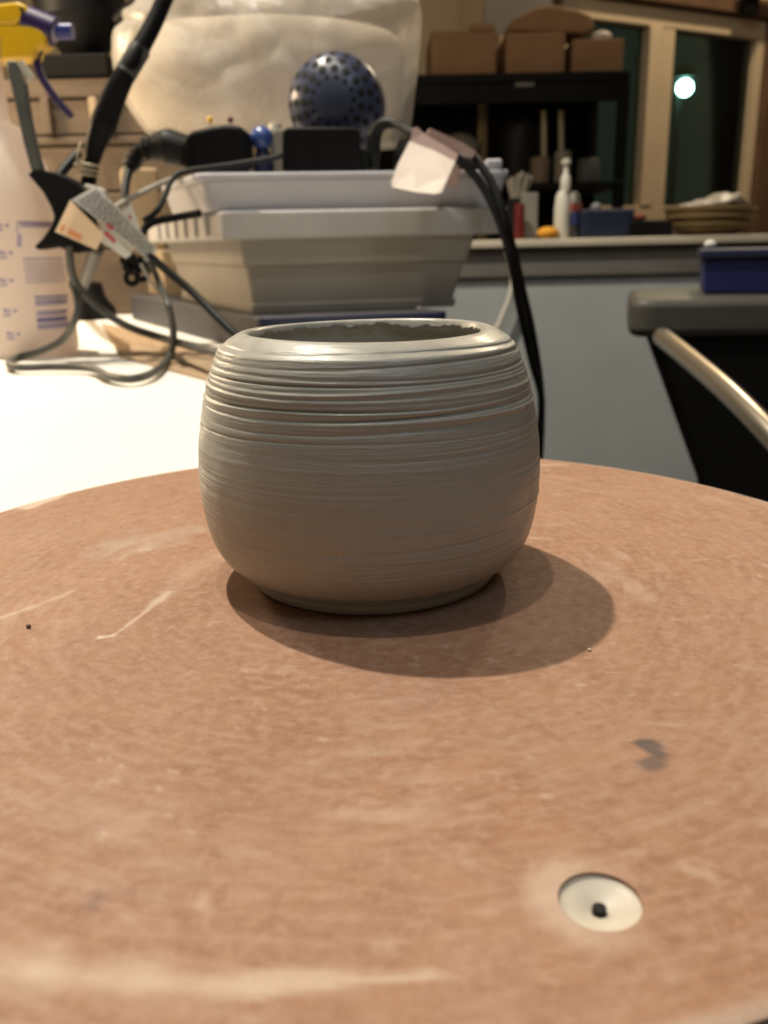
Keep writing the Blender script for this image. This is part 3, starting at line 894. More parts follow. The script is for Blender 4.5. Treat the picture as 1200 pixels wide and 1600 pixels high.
# folded label round the cord
YL = YC - .055
lb = MB()
tl_ = lambda x, y, c_: W(x, y, YL - .045 * c_)
front = [tl_(612, 292, 1), tl_(611, 283, .92), tl_(622, 255, .55), tl_(641, 219, 0), tl_(676, 233, 0), tl_(712, 251, 0), tl_(700, 278, .5), tl_(690, 301, .9), tl_(680, 303, 1), tl_(650, 300, 1.05)]
lab = lb.slab(front, (0, .0015, 0)).build('cord_label', M_pinkpaper, dry)
lab['label'] = 'shiny pinkish white paper label'
MB().slab([W(641, 219, YL - .001), W(645, 200, YL + .004), W(652, 198, YL + .006), W(662, 208, YL + .006), W(716, 240, YL + .004), W(712, 252, YL - .001)], (0, .0015, 0)).build('label_fold', M_pinkdark, lab)
MB().slab([W(668, 208, YL + .010), W(672, 200, YL + .010), W(708, 216, YL + .010), W(744, 236, YL + .010), W(738, 247, YL + .010), W(700, 230, YL + .010)], (0, .03, .002)).build('label_fold', M_pinkdark, lab)
MB().slab([W(702, 276, YL + .012), W(712, 255, YL + .010), W(722, 270, YL + .012), W(716, 292, YL + .012), W(698, 292, YL + .012)], (0, .0015, 0)).build('label_back', M_pinkdark, lab)

# ---------------------------------------------------------------- clear plastic bag
YG = C0.y + .29
OUT = [(228, -40), (214, 6), (192, 22), (196, 36), (180, 50), (177, 80), (180, 112), (192, 150), (208, 180), (240, 216), (300, 226), (400, 232), (520, 236), (620, 232), (640, 205), (648, 150), (654, 100), (659, 40), (656, 8), (640, -10), (560, -40), (400, -50)]


def pillow(outline, Yc, thick, amp, nring=26, nseg=150, seed=0.0, base=None):
    ol = catmull([(x, y, 0) for x, y in outline + [outline[0]]], 10)[:-1]
    d = np.cumsum([0] + [np.hypot(*(ol[(i + 1) % len(ol)] - ol[i])[:2]) for i in range(len(ol))])
    tt = np.linspace(0, d[-1], nseg, endpoint=False)
    ox = np.interp(tt, d, [p[0] for p in ol] + [ol[0][0]]); oy = np.interp(tt, d, [p[1] for p in ol] + [ol[0][1]])
    P = [W(x, y, Yc) for x, y in zip(ox, oy)]
    c = sum(P, Vector()) / len(P)
    mb = MB(); rings = []
    seq = [(1 - (i / nring), -1) for i in range(nring, 0, -1)]
    prof_ = [(s, -1) for s in np.linspace(0.01, 0.985, nring)] + [(1.0, 0)] + [(s, 1) for s in np.linspace(0.985, 0.01, nring)]
    for s, sg in prof_:
        ring = []
        for p in P:
            q = c + (p - c) * s
            dy = sg * thick * math.sqrt(max(0, 1 - s ** 3.2))
            nz_ = noise.noise(Vector((q.x * 7 + seed, q.z * 7, sg * 3))) + .45 * abs(noise.noise(Vector((q.x * 18 + q.z * 12, q.z * 15 - q.x * 5, seed + sg))))
            dy += sg * amp * nz_ * (1 - s ** 6)
            z = q.z if base is None else max(q.z, base)
            ring.append((q.x, q.y + dy, z))
        rings.append(ring)
    return mb.loft(rings)


zbag = zl1 + .0008
bag = thing('plastic_bag', (*W(430, 230, YG).xy, zl1), 'large clear plastic bag of pale filling standing behind the hair dryer', 'bag')
pillow(OUT, YG, .075, .020, base=zbag).build('bag_film', M_bag, bag, smooth='full')
INN = [(232, 60), (262, 34), (330, 28), (420, 24), (520, 30), (600, 46), (628, 70), (632, 120), (622, 180), (606, 214), (500, 228), (380, 228), (280, 220), (238, 200), (210, 170), (196, 130), (205, 90)]
pillow(INN, YG, .052, .016, seed=5.0, base=zbag + .002).build('bag_filling', M_content, bag, smooth='full')

# ---------------------------------------------------------------- crate and bucket at the back left
YK = 1.36
cra = thing('wooden_crate', (*W(100, 260, YK).xy, TZ), 'brown slatted wooden crate at the back of the table, under the bucket', 'crate')
xl = W(-60, 200, YK).x; xr = W(330, 200, YK).x; ztop = W(130, 119, YK).z
rows = [ztop - .0, W(130, 152, YK).z, W(130, 210, YK).z, W(130, 226, YK).z, W(130, 300, YK).z, W(130, 390, YK).z, TZ]
MB().box(((xl + xr) / 2, YK + .055, (ztop + TZ) / 2), (xr - xl, .06, ztop - TZ - .002)).build('crate_body', M_wood, cra)
for i in range(len(rows) - 1):
    za, zb2 = rows[i], rows[i + 1]
    MB().box(((xl + xr) / 2, YK + .016 + (.004 if i in (1, 3) else 0), (za + zb2) / 2), (xr - xl, .016, za - zb2 - .003)).build('plank', M_wood, cra, bevel=.002)
for px in (70, 145, 163):
    q = W(px, 180, YK - .008)
    MB().box((q.x, YK + .002, W(px, 181, YK).z), (.012, .012, W(px, 152, YK).z - W(px, 210, YK).z)).build('batten', M_palewood if px == 145 else M_wood, cra, bevel=.002)
YQ = YK + .04
bk = thing('black_bucket', (*W(125, 118, YQ).xy, ztop), 'black tapered plastic bucket on the wooden crate, top left', 'bucket')
MB().box((W(128, 110, YQ).x, YQ, ztop + .0005 + (W(128, 92, YQ).z - ztop) / 2), (W(180, 110, YQ).x - W(76, 110, YQ).x, .07, W(128, 92, YQ).z - ztop)).build('tray', M_dark, bk, bevel=.003)
zt2 = W(128, 92, YQ).z
r1 = (W(152, 95, YQ) - W(95, 95, YQ)).length / 2; r2 = (W(192, 20, YQ) - W(58, 20, YQ)).length / 2
zt3 = W(125, 30, YQ).z; zt4 = W(125, -12, YQ).z; qx = W(124, 60, YQ).x
MB().lathe([(r1, zt2), (r1 * 1.25, zt2 + .01), (r2 * .97, zt3 - .004), (r2, zt3), (r2 * 1.04, zt3 + .002), (r2 * 1.06, zt4), (r2 * 1.0, zt4 + .002), (r2 * .9, zt3)], (qx, YQ + .02, 0), 40).build('bucket_body', M_black, bk, smooth=True)
MB().tube([W(185, 34, YQ - .03), W(205, 15, YQ - .04), W(232, -6, YQ - .05)], .010, 12).build('bucket_handle', M_black, bk, smooth=True)

# ---------------------------------------------------------------- spray bottle
bb0 = T(25, 562, TZ)
rb = .045
SX, SY = bb0.x, bb0.y + rb * .95
rb = W(109, 450, SY).x - SX
zz = lambda py: W(25, py, SY).z
sp = thing('spray_bottle', (SX, SY, TZ), 'milky spray bottle with yellow trigger head and violet printing at the left edge', 'spray bottle')
zs = zz(200); zn = zz(150)
MB().lathe([(rb * .94, TZ + .0005), (rb, TZ + .006), (rb, zz(335)), (rb * .97, zz(310)), (rb * .84, zz(272)), (rb * .64, zz(228)), (rb * .40, zs), (rb * .20, zz(192)), (rb * .17, zz(180)), (rb * .17, zz(100)), (rb * .12, zz(98))], (SX, SY, 0), 56).build('bottle_body', M_bottle, sp, smooth=True)
MB().lathe([(rb * .28, zz(100)), (rb * .40, zz(96)), (rb * .43, zz(62)), (rb * .3, zz(58))], (SX, SY, 0), 32).build('collar', M_amber, sp, smooth=True)
Yh = SY - .012
hd = [W(x, y, Yh) for x, y in ((-40, 96), (-40, 38), (45, 38), (62, 42), (72, 54), (72, 66), (66, 73), (56, 76), (52, 92))]
MB().slab(hd, (0, .024, 0)).build('trigger_head', M_yellow, sp, bevel=.005, smooth=True)
hu = [W(x, y, Yh + .001) for x, y in ((-45, 39), (-45, 12), (0, 5), (28, 2), (40, 8), (44, 18), (41, 28), (28, 34), (24, 39))]
arm_ = MB().slab(hu, (0, .022, 0)).build('head_cap', M_yellow, sp, bevel=.005, smooth=True)
q = W(34, 15, Yh - .0005)
MB().lathe([(.0016, -.001), (.0016, .001), (0, .001)], q, 12, axis=(0, -1, 0)).build('rivet_hole', M_hole, arm_)
nz = MB().tube([W(40, 32, Yh + .012), W(86, 50, Yh + .012)], .0125, 20, 1).build('nozzle', M_purple, sp, smooth=True)
MB().tube([W(86, 50, Yh + .012), W(89, 51, Yh + .012)], .0080, 20, 1).build('nozzle_ring', mat('pale_ring', (.45, .43, .5), .4), nz, smooth=True)
MB().tube([W(89, 49, Yh + .012), W(114, 49, Yh + .012)], .0066, 20, 1).build('nozzle_tip', M_blue, nz, smooth=True)
MB().tube([W(64, 70, Yh + .012), W(57, 92, Yh + .011), (W(66, 122, Yh + .010)), W(88, 155, Yh + .008), W(112, 182, Yh + .006)], [.004, .0035, .0035, .0034, .0032], 10).build('trigger', M_purple, sp, smooth=True)
# flat violet printing wrapped on the body


def mark(xa, ya, xb, yb, k):         # a printed patch between pixel corners, laid on the bottle's skin
    vs_, fs_2 = [], []
    n = 6
    for j in range(2):
        for i in range(n + 1):
            px = xa + (xb - xa) * i / n; py = (ya, yb)[j]
            q = W(px, py, SY - rb * .9)
            sx = max(-.985, min(.985, (q.x - SX) / (rb + .0004)))
            al = math.asin(sx)
            vs_.append((SX + (rb + .0004) * math.sin(al), SY - (rb + .0004) * math.cos(al), q.z))
    for i in range(n): fs_2.append((i, i + 1, n + 2 + i, n + 1 + i))
    MB().add(vs_, fs_2).build(('scale_mark', 'printed_patch')[k], (M_violet, M_violet2)[k], sp, recalc=False)


for (x, y) in ((-4, 349), (2, 392), (3, 435), (9, 482), (14, 518)):
    mark(x, y, x + 5, y + 5, 0); mark(x + 7, y + 1, x + 10, y + 6, 0); mark(x + 15, y + 1, x + 20, y + 5, 0); mark(x - 1, y + 8, x + 12, y + 12, 1)
mark(27, 346, 80, 349, 0); mark(32, 350, 74, 355, 1); mark(27, 346, 29, 366, 1); mark(28, 366, 34, 386, 1)
mark(36, 403, 96, 406, 1)
for i in range(9): mark(37 + i * .5, 409 + i * 4, 95, 410.6 + i * 4, 1)
mark(53, 463, 88, 466, 0); mark(54, 468, 88, 478, 1); mark(56, 486, 89, 494, 1); mark(57, 497, 90, 504, 0); mark(58, 506, 92, 515, 1)
mark(96, 469, 104, 485, 0)

# ---------------------------------------------------------------- clip lamp: thick black arm, clamp and base
YA = SY - .02
base_p = T(132, 501, TZ)
la = thing('clip_lamp', (base_p.x, base_p.y, TZ), 'black lamp arm with spring clamp rising beside the spray bottle', 'lamp')
Q = lambda x, y, d=0.0: W(x, y, YA + d)
MB().tube([Q(280, -60, .03), Q(248, 20, .02), Q(222, 70, .01), Q(196, 115), Q(176, 155), Q(162, 192), Q(150, 225), Q(145, 250)], [.0068, .0072, .0080, .0088, .0105, .0115, .0088, .0066], 16).build('arm', M_black, la, smooth=True)
MB().tube([Q(219, 76, .0102), Q(195, 117)], .0094, 18, 1).build('tape_wrap', M_grayrub, la, smooth=True)
MB().tube([Q(145, 245), Q(140, 275), Q(136, 305), Q(140, 345, .02), Q(152, 388, .08)], .0066, 14).build('arm_joint', M_black, la, smooth=True)
MB().tube([Q(152, 388, .08), Q(138, 425, .2), Q(127, 455, base_p.y - YA)], .0068, 12).build('post', M_rubber, la, smooth=True)
MB().lathe([(.036, TZ + .0005), (.036, TZ + .014), (.024, TZ + .03), (.02, TZ + .05), (.008, TZ + .053)], (base_p.x, base_p.y + .03, 0), 24).build('base', M_black, la, smooth=True)
tie = MB()
for k, py in enumerate((258, 266, 273)):
    q = Q(139 - k * 1.5, py)
    tie.lathe([(.0072, -.0016), (.0092, -.0008), (.0092, .0008), (.0072, .0016)], q, 16, axis=(.15, .0, 1))
tie.tube([Q(121, 262, -.01), Q(121, 245, -.012), Q(124, 230, -.012), Q(127, 222, -.01)], .0011, 8)
tie.ball(Q(118, 259, -.01), .0030, 8)
tie.build('twist_tie', mat('cream_tie', (.60, .52, .38), .5), la, smooth=True)
MB().tube([Q(122, 240, -.002), Q(104, 260, -.015), Q(88, 280, -.03)], .0042, 10).build('link_bar', M_rubber, la, smooth=True)
YJ = SY - rb - .022
jaw = [W(x, y, YJ) for x, y in ((42, 272), (50, 265), (62, 266), (84, 268), (104, 276), (122, 286), (134, 300), (140, 330), (150, 370), (152, 392), (120, 396), (104, 393), (92, 386), (60, 391), (52, 386), (66, 372), (80, 352), (84, 338), (78, 322), (66, 300))]
MB().slab(jaw, (0, .016, 0)).build('clamp_jaw', M_black, la, bevel=.002, smooth=True)
mb = MB().slab([W(x, y, YJ + .002) for x, y in ((9, 94), (24, 94), (38, 130), (46, 185), (56, 230), (66, 268), (48, 268), (36, 225), (22, 160), (10, 110))], (0, .010, 0))
mb.build('clamp_handle', M_grayrub, la, bevel=.002)
MB().tube([W(31, 97, YJ + .004), W(42, 112, YJ + .004), W(51, 124, YJ + .004)], .0030, 8).build('clamp_spring', mat('pale_metal', (.42, .40, .34), .4), la, smooth=True)

# ---------------------------------------------------------------- tags tied to the cords
YT = SY - rb - .038


def tag_strip(name, quad, m, marks=None, mm=None, label=None, cat='tag', bend=0.0, red=None):
    """a thin card whose corners are a, b (along), c, d; printing in rows as flat marks"""
    a, b, c, d = [Vector(p) for p in quad]
    nrm = (b - a).cross(d - a).normalized()
    if nrm.y > 0: nrm = -nrm
    mb = MB(); n = 12
    tp, bt = [], []
    def at(u, v): return a * (1 - u) * (1 - v) + b * u * (1 - v) + c * u * v + d * (1 - u) * v + nrm * bend * math.sin(u * math.pi * 1.6)
    g = [[at(i / n, j) for i in range(n + 1)] for j in (0, 1)]
    vs_ = [p for row in g for p in row] + [p - nrm * .0008 for row in g for p in row]
    k = n + 1; fs_2 = []
    for i in range(n):
        fs_2 += [(i, i + 1, k + i + 1, k + i), (2 * k + i, 3 * k + i, 3 * k + i + 1, 2 * k + i + 1), (i, 2 * k + i, 2 * k + i + 1, i + 1), (k + i, k + i + 1, 3 * k + i + 1, 3 * k + i)]
    fs_2 += [(0, k, 3 * k, 2 * k), (n, 2 * k + n, 3 * k + n, k + n)]
    o = mb.add(vs_, fs_2).build(name, m)
    if label: tag(o, label, cat)
    for lst, mt, nm in ((marks, mm or M_print, 'printing'), (red, M_redprint, 'red_printing')):
        if not lst: continue
        pm = MB()
        for u0, v0, u1, v1 in lst:
            vs_ = [at(u, v) + nrm * .0003 for u, v in ((u0, v0), ((u0 + u1) / 2, v0), (u1, v0), (u1, v1), ((u0 + u1) / 2, v1), (u0, v1))]
            pm.add(vs_, [(0, 1, 4, 5), (1, 2, 3, 4)])
        pm.build(nm, mt, o, recalc=False)['kind'] = 'stuff'
    return o


random.seed(3)
rows1 = []
for r in range(7):
    u = .04
    while u < .94:
        w_ = random.uniform(.012, .05)
        rows1.append((u, .08 + r * .122, min(u + w_, .97), .08 + r * .122 + .075)); u += w_ + random.uniform(.006, .02)
tag_strip('cord_warning_tag', [W(112, 312, YT), W(236, 408, YT + .01), W(246, 388, YT + .012), W(150, 290, YT + .006)], mat('silver_label', (.50, .49, .46), .35, (.60, .59, .56), 40), rows1,
          label='long silvery cord label strip printed with grey lines, tied diagonally to the lamp cords', bend=.004, red=[(.42, .0, .50, .18)])
tag_strip('price_tag', [W(86, 362, YT - .004), W(150, 390, YT - .002), W(162, 366, YT - .001), W(110, 312, YT + .001)], M_cream_paper, [(.08, .08, .6, .30)], M_orangepaper,
          label='cream paper tag with an orange smudge, hanging lowest left of the tags', bend=.002)
tag_strip('cord_tag', [W(160, 356, YT + .014), W(204, 396, YT + .013), W(219, 358, YT + .014), W(204, 318, YT + .016)], M_paper, [(.62, .25, .66, .6)], M_violet,
          label='small white paper tag with a red mark behind the silvery label', bend=.0, red=[(.30, .62, .34, .86), (.34, .60, .42, .65), (.40, .66, .44, .8), (.34, .8, .42, .86)])
tag_strip('cord_tag', [W(150, 372, YT + .006), W(196, 404, YT + .008), W(206, 398, YT + .009), W(160, 350, YT + .008)], M_paper, None, None,
          label='narrow white paper tag with a red stripe under the silvery label', red=[(.15, .55, .5, .85)])


# ---------------------------------------------------------------- thin brown board added for the shaded table patch under the cords
wbd = thing('shade_board', (*T(260, 570, TZ).xy, TZ), 'thin brown board added for shade on the white table, under the cords', 'board')
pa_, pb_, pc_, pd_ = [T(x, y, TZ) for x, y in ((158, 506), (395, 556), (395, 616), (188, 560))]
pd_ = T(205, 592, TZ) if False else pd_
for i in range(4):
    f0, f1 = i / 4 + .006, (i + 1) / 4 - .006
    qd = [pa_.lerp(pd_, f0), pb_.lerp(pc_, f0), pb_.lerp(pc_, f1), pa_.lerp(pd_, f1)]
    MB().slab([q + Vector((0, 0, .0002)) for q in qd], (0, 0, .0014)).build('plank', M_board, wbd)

# ---------------------------------------------------------------- loose cords
def cord(name, pts, r, m, label, parent=None):
    o = MB().tube(pts, r, 10, 10).build(name, m, parent, smooth=True)
    if parent is not None: return o
    return tag(o, label, 'cord')


def TT(x, y, r): return T(x, y, TZ + r + .002)


rc = .0036
pA = TT(345, 552, rc); pA2 = TT(430, 575, rc)
cord('power_cord', [W(108, 385, YT + .012), W(112, 425, YT + .016), W(125, 452, YT + .02), W(160, 485, YT + .03), W(200, 510, YT + .035), W(250, 527, YT + .04), W(300, 541, .72), W(345, 553, .66), TT(400, 585, rc), TT(470, 600, rc), (.048, .64, TZ + .006), (.071, .642, TZ - .004), (.076, .64, TZ - .05), (.080, .64, .2), (.084, .62, .008)], rc, M_graycord,
     '', la)
cord('power_cord', [W(232, 398, YT + .016), W(262, 424, YT + .016), W(300, 456, YT + .01), W(340, 496, YT - .01), W(375, 530, YT - .04), TT(430, 590, rc), TT(500, 610, rc), (.048, .585, TZ + .006), (.071, .587, TZ - .004), (.076, .585, TZ - .05), (.080, .585, .2), (.088, .57, .008)], rc * 1.0, M_rubber,
     '', la)
cord('thin_cord', [W(112, 440, YT + .02), W(122, 470, YT + .012), W(118, 498, YT - .005), W(98, 530, bb0.y - .02), W(62, 549, bb0.y - .014), W(24, 560, bb0.y - .014), TT(14, 569, rc), TT(30, 574, rc), TT(80, 573, rc), TT(130, 574, rc), TT(152, 579, rc), TT(170, 588, rc), TT(205, 592, rc), TT(238, 583, rc), TT(262, 562, rc), W(270, 540, .76), W(270, 510, .75), W(262, 475, .74), W(248, 440, YT + .03), W(232, 405, YT + .018)], rc * .86, M_graycord,
     'thin dark cord looping across the white table in front of the spray bottle')
cord('thin_cord', [W(220, 412, YT + .02), W(236, 440, YT + .022), W(252, 462, YT + .024), W(262, 482, YT + .026), W(266, 500, YT + .028)], .0016, M_palecord,
     'thin pale cord hanging from the lower end of the silvery label')
cord('pale_cord', [W(135, 292, YT + .02), W(150, 296, YT + .015), W(163, 302, YT + .012), W(164, 322, YT + .012), W(170, 328, YT + .014), W(200, 312, YT + .05), W(240, 292, YT + .09), W(272, 278, YT + .11)], .0026, M_palecord,
     'pale grey cord looping from the tags up towards the adapter')
cord('short_cord', [W(215, 388, YT + .03), W(222, 365, YT + .04), W(238, 348, YT + .05), W(275, 340, YT + .06), W(312, 333, YT + .05)], .0034, M_black,
     '', la)
cord('output_cord', [W(225, 345, YT + .05), W(245, 330, YT + .06), W(258, 305, YT + .07), W(268, 282, YT + .08), W(290, 268, YT + .09), W(360, 258, YB - .03), W(430, 246, YB - .025), W(442, 242, YB - .02)], .0026, M_rubber,
     '', ad)
kn = MB()
for (x, y) in ((196, 408), (206, 404), (216, 408), (226, 412), (200, 418), (214, 420)):
    kn.ball(W(x, y, YT + .03), .0050, 8)
ring = [W(206 + 9 * math.cos(t), 434 + 10 * math.sin(t), YT + .03) for t in np.linspace(0, 6.283, 14)]
kn.tube(ring, .0026, 8, 3)
ring = [W(222 + 9 * math.cos(t), 428 + 9 * math.sin(t), YT + .034) for t in np.linspace(0, 6.283, 14)]
kn.tube(ring, .0026, 8, 3)
ring = [W(207 + 8 * math.cos(t), 418 + 8 * math.sin(t), YT + .034) for t in np.linspace(0, 6.283, 14)]
kn.tube(ring, .0026, 8, 3)
tag(kn.build('cord_knot', M_black, smooth=True), 'knotted bundle of thin black cord below the silvery label', 'cord')
# white hanging cable on the grey wall
cord('white_cable', [W(792, 392, PY - .03), W(801, 430, PY - .03), W(796, 466, PY - .03), W(782, 502, PY - .03), W(775, 540, PY - .03), W(775, 760, PY - .03), (W(775, 760, PY).x, PY - .03, .1), (W(775, 760, PY).x + .02, PY - .06, .007)], .006, M_white, 'white cable hanging on the grey half wall right of the tub')

# ---------------------------------------------------------------- right: dark basin with grey rim, steel bar, navy box
YS = 1.12
sl_ = W(984, 470, YS); zr = sl_.z + .002
xr_ = 1.6
bs = thing('utility_basin', (1.0, YS + .12, 0), 'dark tapered utility basin with a thick grey rim at the right', 'basin')
rq = [Vector((sl_.x, YS)), Vector((xr_, YS - .12)), Vector((xr_, YS + .30)), Vector((W(980, 470, YS + .22).x, YS + .22))]
z_low = W(1000, 528, YS).z
MB().loft([rquad(rq, .035, z_low, 8), rquad(rq, .035, zr, 8)]).build('rim', M_rim, bs, smooth=True, bevel=.010)
i1 = [rq[0] + Vector((.025, .012)), rq[1] + Vector((0, .012)), rq[2] - Vector((0, .01)), rq[3] + Vector((.03, -.01))]
bx = W(1095, 760, YS).x
i2 = [Vector((bx, YS + .02)), Vector((xr_, YS - .08)), Vector((xr_, YS + .26)), Vector((bx * 1.17, YS + .19))]
zbas = W(1095, 760, YS).z
i3 = [Vector((bx + .05, YS + .04)), Vector((xr_, YS - .06)), Vector((xr_, YS + .24)), Vector((bx * 1.17 + .05, YS + .18))]
MB().loft([rquad(i3, .03, 0.0, 8), rquad(i2, .03, zbas, 8), rquad(i1, .03, z_low, 8)]).build('basin_body', M_basin, bs, smooth=True)
MB().tube([W(1034, 526, YS - .02), W(1072, 556, YS - .10), W(1140, 614, YS - .22), W(1215, 690, YS - .32), W(1300, 790, YS - .40)], .0115, 16).build('steel_bar', M_steel, bs, smooth=True)
a = W(1092, 466, YS + .06)
nb_w = .36
zn0 = zr + .0005; zn1 = W(1092, 390, YS + .06).z
nb = thing('navy_crate', (a.x + nb_w / 2, YS + .15, zr), 'navy blue plastic crate standing on the grey basin rim', 'crate')
fy = YS + .055
RZ = -.30
cc = Vector((a.x, fy)) + Vector((math.cos(RZ), math.sin(RZ))) * nb_w / 2 + Vector((-math.sin(RZ), math.cos(RZ))) * .065
MB().box((cc.x, cc.y, (zn0 + zn1 - .012) / 2), (nb_w, .13, zn1 - .012 - zn0), RZ, taper=.98).build('crate_body', M_blue if False else mat('navy_crate_plastic', (.012, .016, .075), .4, (.016, .022, .10), 14), nb, bevel=.004)
MB().box((cc.x, cc.y, zn1 - .006), (nb_w + .008, .138, .012), RZ).build('crate_rim', M_navy, nb, bevel=.003)
q = W(1100, 390, fy + .02)
tag(MB().ball((a.x + .018, fy + .03, zn1 + .006), .008, 8, .7).build('paper_scrap', M_paper), 'small white scrap on the corner of the navy crate', 'scrap')

# ---------------------------------------------------------------- things on the ledge
YE = PY + .02


def on_ledge(name, px, prof_px, m, label, cat, n=24, Y=None):
    Y = Y or YE
    prof_ = [((W(px + h_, 330, Y).x - W(px, 330, Y).x), max(zl + .0005, W(px, y, Y).z)) for h_, y in prof_px]
    prof_[0] = (prof_[0][0], zl + .0005)
    o = MB().lathe(prof_, (W(px, 330, Y).x, Y, 0), n).build(name, m, smooth=True)
    return tag(o, label, cat) if label else o


gb = thing('pump_bottle', (W(880, 370, YE).x, YE, zl), 'white bottle with a tall pale spout on the ledge', 'bottle')
def lpart(name, px, pp_, m, parent, Y=YE):
    prof_ = [((W(px + h_, 330, Y).x - W(px, 330, Y).x), max(zl + .0005, W(px, y, Y).z)) for h_, y in pp_]
    return MB().lathe(prof_, (W(px, 330, Y).x, Y, 0), 24).build(name, m, parent, smooth=True)
lpart('bottle_body', 878, [(11, 376), (12, 370), (12, 325), (10, 306), (6, 298)], M_white, gb)
lpart('spout', 882, [(7, 300), (8, 290), (7, 276), (4, 272), (3, 258), (7, 256), (7, 250), (2, 248)], M_white, gb)
lb2 = thing('labelled_bottle', (W(898, 370, YE).x, YE - .03, zl), 'small clear bottle with blue and red labels beside the white bottle', 'bottle')
lpart('bottle_body', 896, [(10, 376), (11, 370), (11, 318), (8, 304), (4, 300)], mat('frosted', (.22, .22, .18), .4), lb2, YE + .055)
lpart('blue_label', 893, [(12.5, 352), (12.5, 333)], mat('blue_label', (.08, .11, .32), .5), lb2, YE + .045)
lpart('red_label', 897, [(12, 330), (12, 318)], mat('red_label', (.40, .10, .07), .5), lb2, YE + .055)
sq = W(856, 364, YE - .02)
tag(MB().ball((sq.x, sq.y, zl + .013), .024, 10, .52).build('sponge', M_orange, smooth=True), 'orange sponge on the ledge left of the white bottle', 'sponge')
g0, g1 = W(820, 366, YE), W(845, 300, YE)
tag(MB().box(((g0.x + g1.x) / 2, YE + .05, (zl + g1.z) / 2 + .0005), (g1.x - g0.x, .04, g1.z - zl)).build('grey_carton', M_greybox, bevel=.002), 'narrow grey carton standing on the ledge behind the sponge', 'carton')
on_ledge('red_can', 812, [(7, 376), (8, 370), (8, 322), (7, 318)], M_red, 'dark red can on the ledge left of the grey carton', 'can', Y=YE + .0)
bp2 = thing('brush_pot', (W(806, 370, YE).x, YE + .1, zl), 'dark pot of pale brushes on the ledge behind the cords', 'brush pot')
px_ = W(808, 330, YE + .1).x
MB().lathe([(.022, zl + .0005), (.024, W(808, 310, YE + .1).z), (.02, W(808, 310, YE + .1).z)], (px_, YE + .1, 0), 20).build('pot', M_black, bp2, smooth=True)
for i in range(6):
    t_ = -1 + i / 2.5
    MB().tube([(px_ + t_ * .010, YE + .1, W(808, 320, YE + .1).z), (px_ + .006 + t_ * .028, YE + .1 + (i % 2) * .012, W(808, 268 + abs(t_ - .2) * 10, YE + .1).z)], [.0022, .0036], 8, 1).build('brush', M_bristle, bp2)
nt_ = W(948, 370, YE)
nbx = thing('navy_tub', (nt_.x, YE + .02, zl), 'dark navy tub on the ledge between bottle and basket', 'tub')
a = W(908, 345, YE); b = W(990, 345, YE)
MB().box(((a.x + b.x) / 2, YE + .05, (zl + W(948, 326, YE).z) / 2), (b.x - a.x, .12, W(948, 326, YE).z - zl - .001), 0, .94).build('tub_body', mat('deep_navy', (.012, .018, .042), .5), nbx, bevel=.006)
MB().ball((W(936, 326, YE).x, YE + .03, W(936, 326, YE).z + .004), .012, 8, .8).build('lid_knob', mat('grey_knob', (.2, .2, .22), .5), nbx, smooth=True)
dk = W(1014, 356, YE)
tag(MB().box((dk.x, YE + .02, (zl + W(1014, 346, YE).z) / 2 + .0005), (W(1050, 356, YE).x - W(985, 356, YE).x, .08, W(1014, 346, YE).z - zl)).build('dark_tray', M_dark, bevel=.002), 'low black tray on the ledge left of the basket', 'tray')
tag(MB().ball((W(1005, 340, YE).x, YE + .03, W(1014, 346, YE).z + .010), .016, 8, .55).build('red_rag', mat('dull_red_cloth', (.22, .07, .04), .9), smooth=True), 'crumpled dull red rag on the black tray', 'rag')
bk_ = thing('tan_basket', (W(1112, 370, YE).x, YE + .05, zl), 'tan bowl shaped basket on the ledge below the window', 'basket')
cx_ = W(1112, 345, YE + .04).x
rr_ = W(1183, 330, YE + .04).x - cx_
zbt = W(1112, 322, YE + .04).z
MB().lathe([(rr_ * .55, zl + .0005), (rr_ * .80, zl + (zbt - zl) * .25), (rr_ * .95, zl + (zbt - zl) * .7), (rr_, zbt), (rr_ * .94, zbt), (rr_ * .8, zbt - .015)], (cx_, YE + .055, 0), 40).build('basket_body', M_basket, bk_, smooth=True)
mb = MB()
for k in range(3): mb.lathe([(rr_ * (.975 - k * .04) + .002, -.003), (rr_ * (.975 - k * .04) + .005, 0), (rr_ * (.975 - k * .04) + .002, .003)], (cx_, YE + .055, zbt - .006 - k * .016), 40)
mb.build('woven_band', M_basket, bk_, smooth=True)
mb = MB()
ring_ = []
for i in range(14):
    row = []
    for k in range(36):
        t = 2 * math.pi * k / 36; s_ = i / 13
        r = rr_ * .86 * (1 - s_ ** 1.4)
        x = cx_ + r * math.cos(t); y = YE + .055 + r * math.sin(t)
        h_ = zbt - .004 + (1 - (r / rr_ / .86) ** 2) * .016 + .016 * noise.noise(Vector((x * 38, y * 38, 2.0))) + .018 * math.exp(-((x - cx_ - .035) / .028) ** 2)
        row.append((x, y, h_))
    ring_.append(row)
mb.loft(ring_)
tag(mb.build('crumpled_bag', M_film, smooth='full'), 'crumpled pale plastic bag lying in the tan basket', 'bag')

